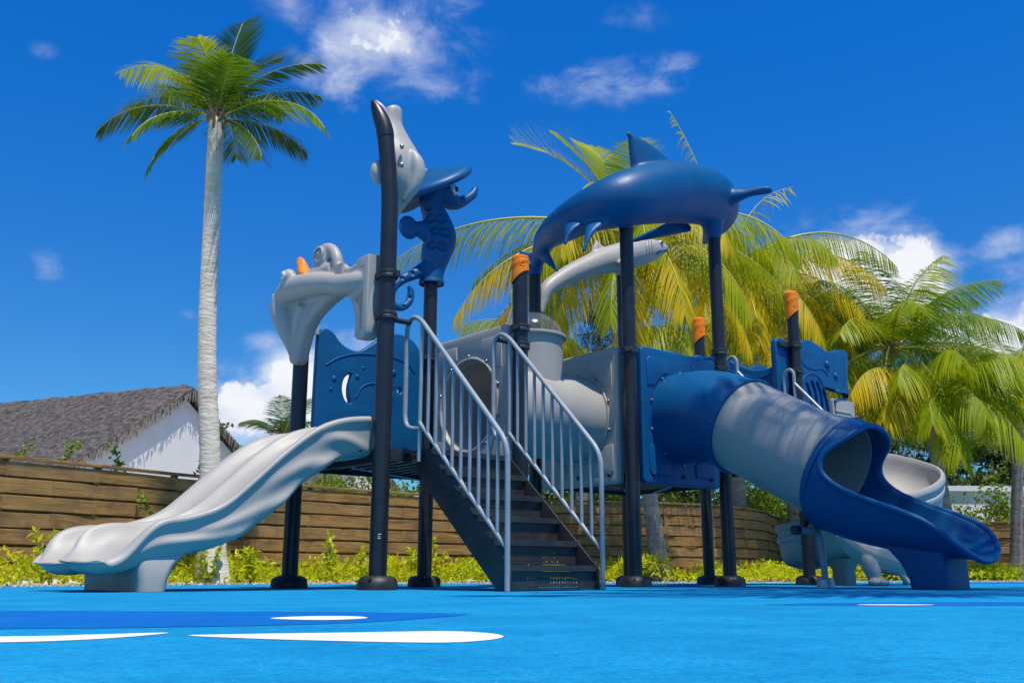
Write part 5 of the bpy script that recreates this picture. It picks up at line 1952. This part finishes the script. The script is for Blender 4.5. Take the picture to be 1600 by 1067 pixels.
for sg in (-1, 1):
    MB().ball((1.325, VS + sg * .088, 3.335), (.046, .022, .050)).obj('eye', 'eye_white', horse)
    MB().ball((1.335, VS + sg * .104, 3.338), (.022, .012, .026)).obj('pupil', 'eye_black', horse)
MB().lathe([(.104, -.01), (.110, .0), (.104, .03)], 30, c=(U + .006, VS, 2.478), caps=False).obj('figure_socket', BLUE, horse)

# whale head with open mouth at the bent post top
wh = MB()
body(wh, [(.080, .120, 3.345, .022), (.083, .118, 3.316, .041), (.079, .122, 3.202, .052), (.099, .105, 3.069, .080), (.125, .083, 2.933, .108), (.135, .075, 2.788, .102), (.109, .096, 2.635, .062), (.086, .116, 2.465, .013)], n=20, squash=(1, 1.5))
body(wh, [(.16, -.01, 2.98, .02), (.185, -.03, 2.90, .05), (.195, -.035, 2.80, .055), (.17, -.02, 2.69, .04), (.13, .02, 2.60, .012)], n=14)
wh.ball((-.03, .10, 2.80), (.07, .05, .09))
whale = organic(wh.obj('whale_figure', GREY, play, sharp=None, label='grey whale figure with raised snout on the tallest post'), .010, 4)
jw = MB()
body(jw, [(-.034, .029, 3.03, .060), (-.040, .035, 3.09, .060), (-.058, .055, 3.17, .056), (-.080, .08, 3.25, .042), (-.10, .10, 3.31, .02), (-.104, .105, 3.325, .006)], n=18, squash=(1.0, 1.0))
jw.obj('whale_jaw', POST, whale, sharp=None)
mo = MB()
body(mo, [(.01, .075, 3.12, .022), (-.01, .085, 3.20, .030), (-.04, .095, 3.27, .034), (-.07, .11, 3.315, .020), (-.085, .115, 3.33, .006)], n=14)
mo.obj('mouth', 'plastic_pink', whale, sharp=None)
for z in (2.965, 2.83):
    inst('bolt', bolt_me, whale, (.045 + (.005 if z < 2.9 else 0), -.045, z), Vector((.5, -.8, 0)).to_track_quat('Z', 'Y').to_euler(), (1.5, 1.5, 1.5))

# fish arch over the slide entrance
fo = spline([(.075, 1.70), (.085, 1.64), (.12, 1.625), (.20, 1.625), (.235, 1.65), (.230, 1.72), (.248, 1.82), (.34, 1.93), (.43, 1.985), (.52, 2.0), (.63, 1.985), (.76, 1.95), (.88, 1.90), (.97, 1.82), (1.03, 1.70), (1.06, 1.62), (1.12, 1.60), (1.185, 1.63), (1.205, 1.72), (1.27, 1.83), (1.31, 1.865), (1.29, 1.90), (1.35, 1.94), (1.40, 2.02), (1.42, 2.12), (1.40, 2.21), (1.33, 2.26), (1.15, 2.28), (.98, 2.28), (.85, 2.27), (.76, 2.29), (.66, 2.26), (.60, 2.23), (.50, 2.235), (.42, 2.19), (.34, 2.17), (.27, 2.18), (.21, 2.195), (.12, 2.18), (.085, 2.15), (.085, 2.0)], 3)
fa = MB()
tmpo = plate('fish_arch', [fo], .11, .030, GREY, play, at_vz(-.045), bres=3)
me_ = tmpo.data
fa.add([v.co.copy() for v in me_.vertices], [tuple(p.vertices) for p in me_.polygons])
bpy.data.objects.remove(tmpo)
body(fa, [(-.04, .14, 2.06, .04), (-.10, .24, 2.03, .068), (-.13, .36, 2.03, .075), (-.125, .55, 2.08, .075), (-.12, .78, 2.13, .090), (-.115, 1.0, 2.16, .10), (-.105, 1.2, 2.175, .105), (-.09, 1.34, 2.14, .085), (-.07, 1.41, 2.09, .045)], n=18, squash=(.9, 1.0))
body(fa, [(-.06, .56, 2.20, .04), (-.065, .58, 2.29, .042), (-.07, .635, 2.365, .040), (-.075, .72, 2.40, .038), (-.08, .80, 2.375, .037), (-.085, .815, 2.305, .035), (-.095, .755, 2.265, .032), (-.105, .695, 2.29, .028), (-.11, .70, 2.33, .024), (-.112, .735, 2.335, .02)], n=14)
body(fa, [(-.06, .62, 2.22, .06), (-.08, .75, 2.22, .065), (-.09, .88, 2.22, .06)], n=12)
fa.ball((-.085, .735, 2.335), (.050, .088, .088))
body(fa, [(-.10, 1.33, 2.15, .09), (-.10, 1.31, 2.03, .095), (-.09, 1.24, 1.90, .085), (-.075, 1.17, 1.78, .068), (-.06, 1.13, 1.68, .055), (-.055, 1.12, 1.62, .045)], n=16)
body(fa, [(-.09, .98, 2.02, .06), (-.085, 1.05, 1.90, .06), (-.07, 1.09, 1.78, .055), (-.06, 1.10, 1.66, .045)], n=14)
fa.ball((-.16, 1.13, 2.255), (.058, .075, .068))
fa.ball((-.02, 1.36, 2.245), (.06, .075, .068))
fa.ball((-.11, 1.40, 2.17), (.05, .05, .04))
fish = organic(fa.obj('fish_arch', GREY, play, sharp=None, label='light grey fish shaped arch with curled tail over the slide entrance'), .0105, 3)
MB().ball((-.213, 1.115, 2.262), (.012, .030, .032)).obj('eye', 'eye_white', fish)
MB().ball((-.222, 1.112, 2.262), (.007, .016, .017)).obj('pupil', GREY, fish)
sp2 = MB()
sp2.tube([Vector((-.128, .735 + cos(q) * (.075 - .0065 * q), 2.335 + sin(q) * (.075 - .0065 * q))) for q in [k * .35 for k in range(30)]], .011, 7)
sp2.obj('curl_ridge', GREY, fish, sharp=None)
of_ = MB()
fin(of_, (-.10, .90, 2.235), (-.10, 1.03, 2.255), (-.10, 1.06, 2.385), .035, (0, .02, .02), blunt=.050)
of_.obj('orange_fin', 'plastic_orange', fish, sharp=None)
plate('arch_end_board', [[(.083, 2.195), (.085, 1.70), (.10, 1.63), (.13, 1.615), (.215, 1.625), (.240, 1.65), (.232, 1.73), (.250, 1.82), (.31, 1.92), (.285, 1.965), (.25, 2.02), (.235, 2.09), (.24, 2.15), (.25, 2.195)][::-1]], .10, .012, GREY, fish, at_vz(-.050))
gr_ = MB()
gr_.box((-.112, .45, 2.155), (.02, .10, .10))
gr_.obj('saddle_plate', GREY, fish)

# ---- turn the fused figures into plain meshes
bpy.context.view_layer.update()
dg = bpy.context.evaluated_depsgraph_get()
for ob in ORGANIC:
    me = bpy.data.meshes.new_from_object(ob.evaluated_get(dg))
    old = ob.data
    ob.modifiers.clear()
    ob.data = me
    me.materials.clear()
    me.materials.append(old.materials[0])
    me.polygons.foreach_set('use_smooth', [True] * len(me.polygons))
    me.name = ob.name
# round dimples pressed into the front of the seahorse
fn = Vector((-.55, -.83, 0)).normalized()
for (x, z, s) in DIMPLES:
    c = Vector((x, VS, z))
    for v in horse.data.vertices:
        d = v.co - c
        f_ = d.dot(fn)
        if f_ < 0:
            continue
        r_ = (d - fn * f_).length
        if r_ < s:
            v.co -= fn * (s * .85 * sqrt(1 - (r_ / s) ** 2))
        elif r_ < s * 1.25:
            v.co += fn * .004 * (1 - (r_ / s - 1) / .25)
horse.data.update()
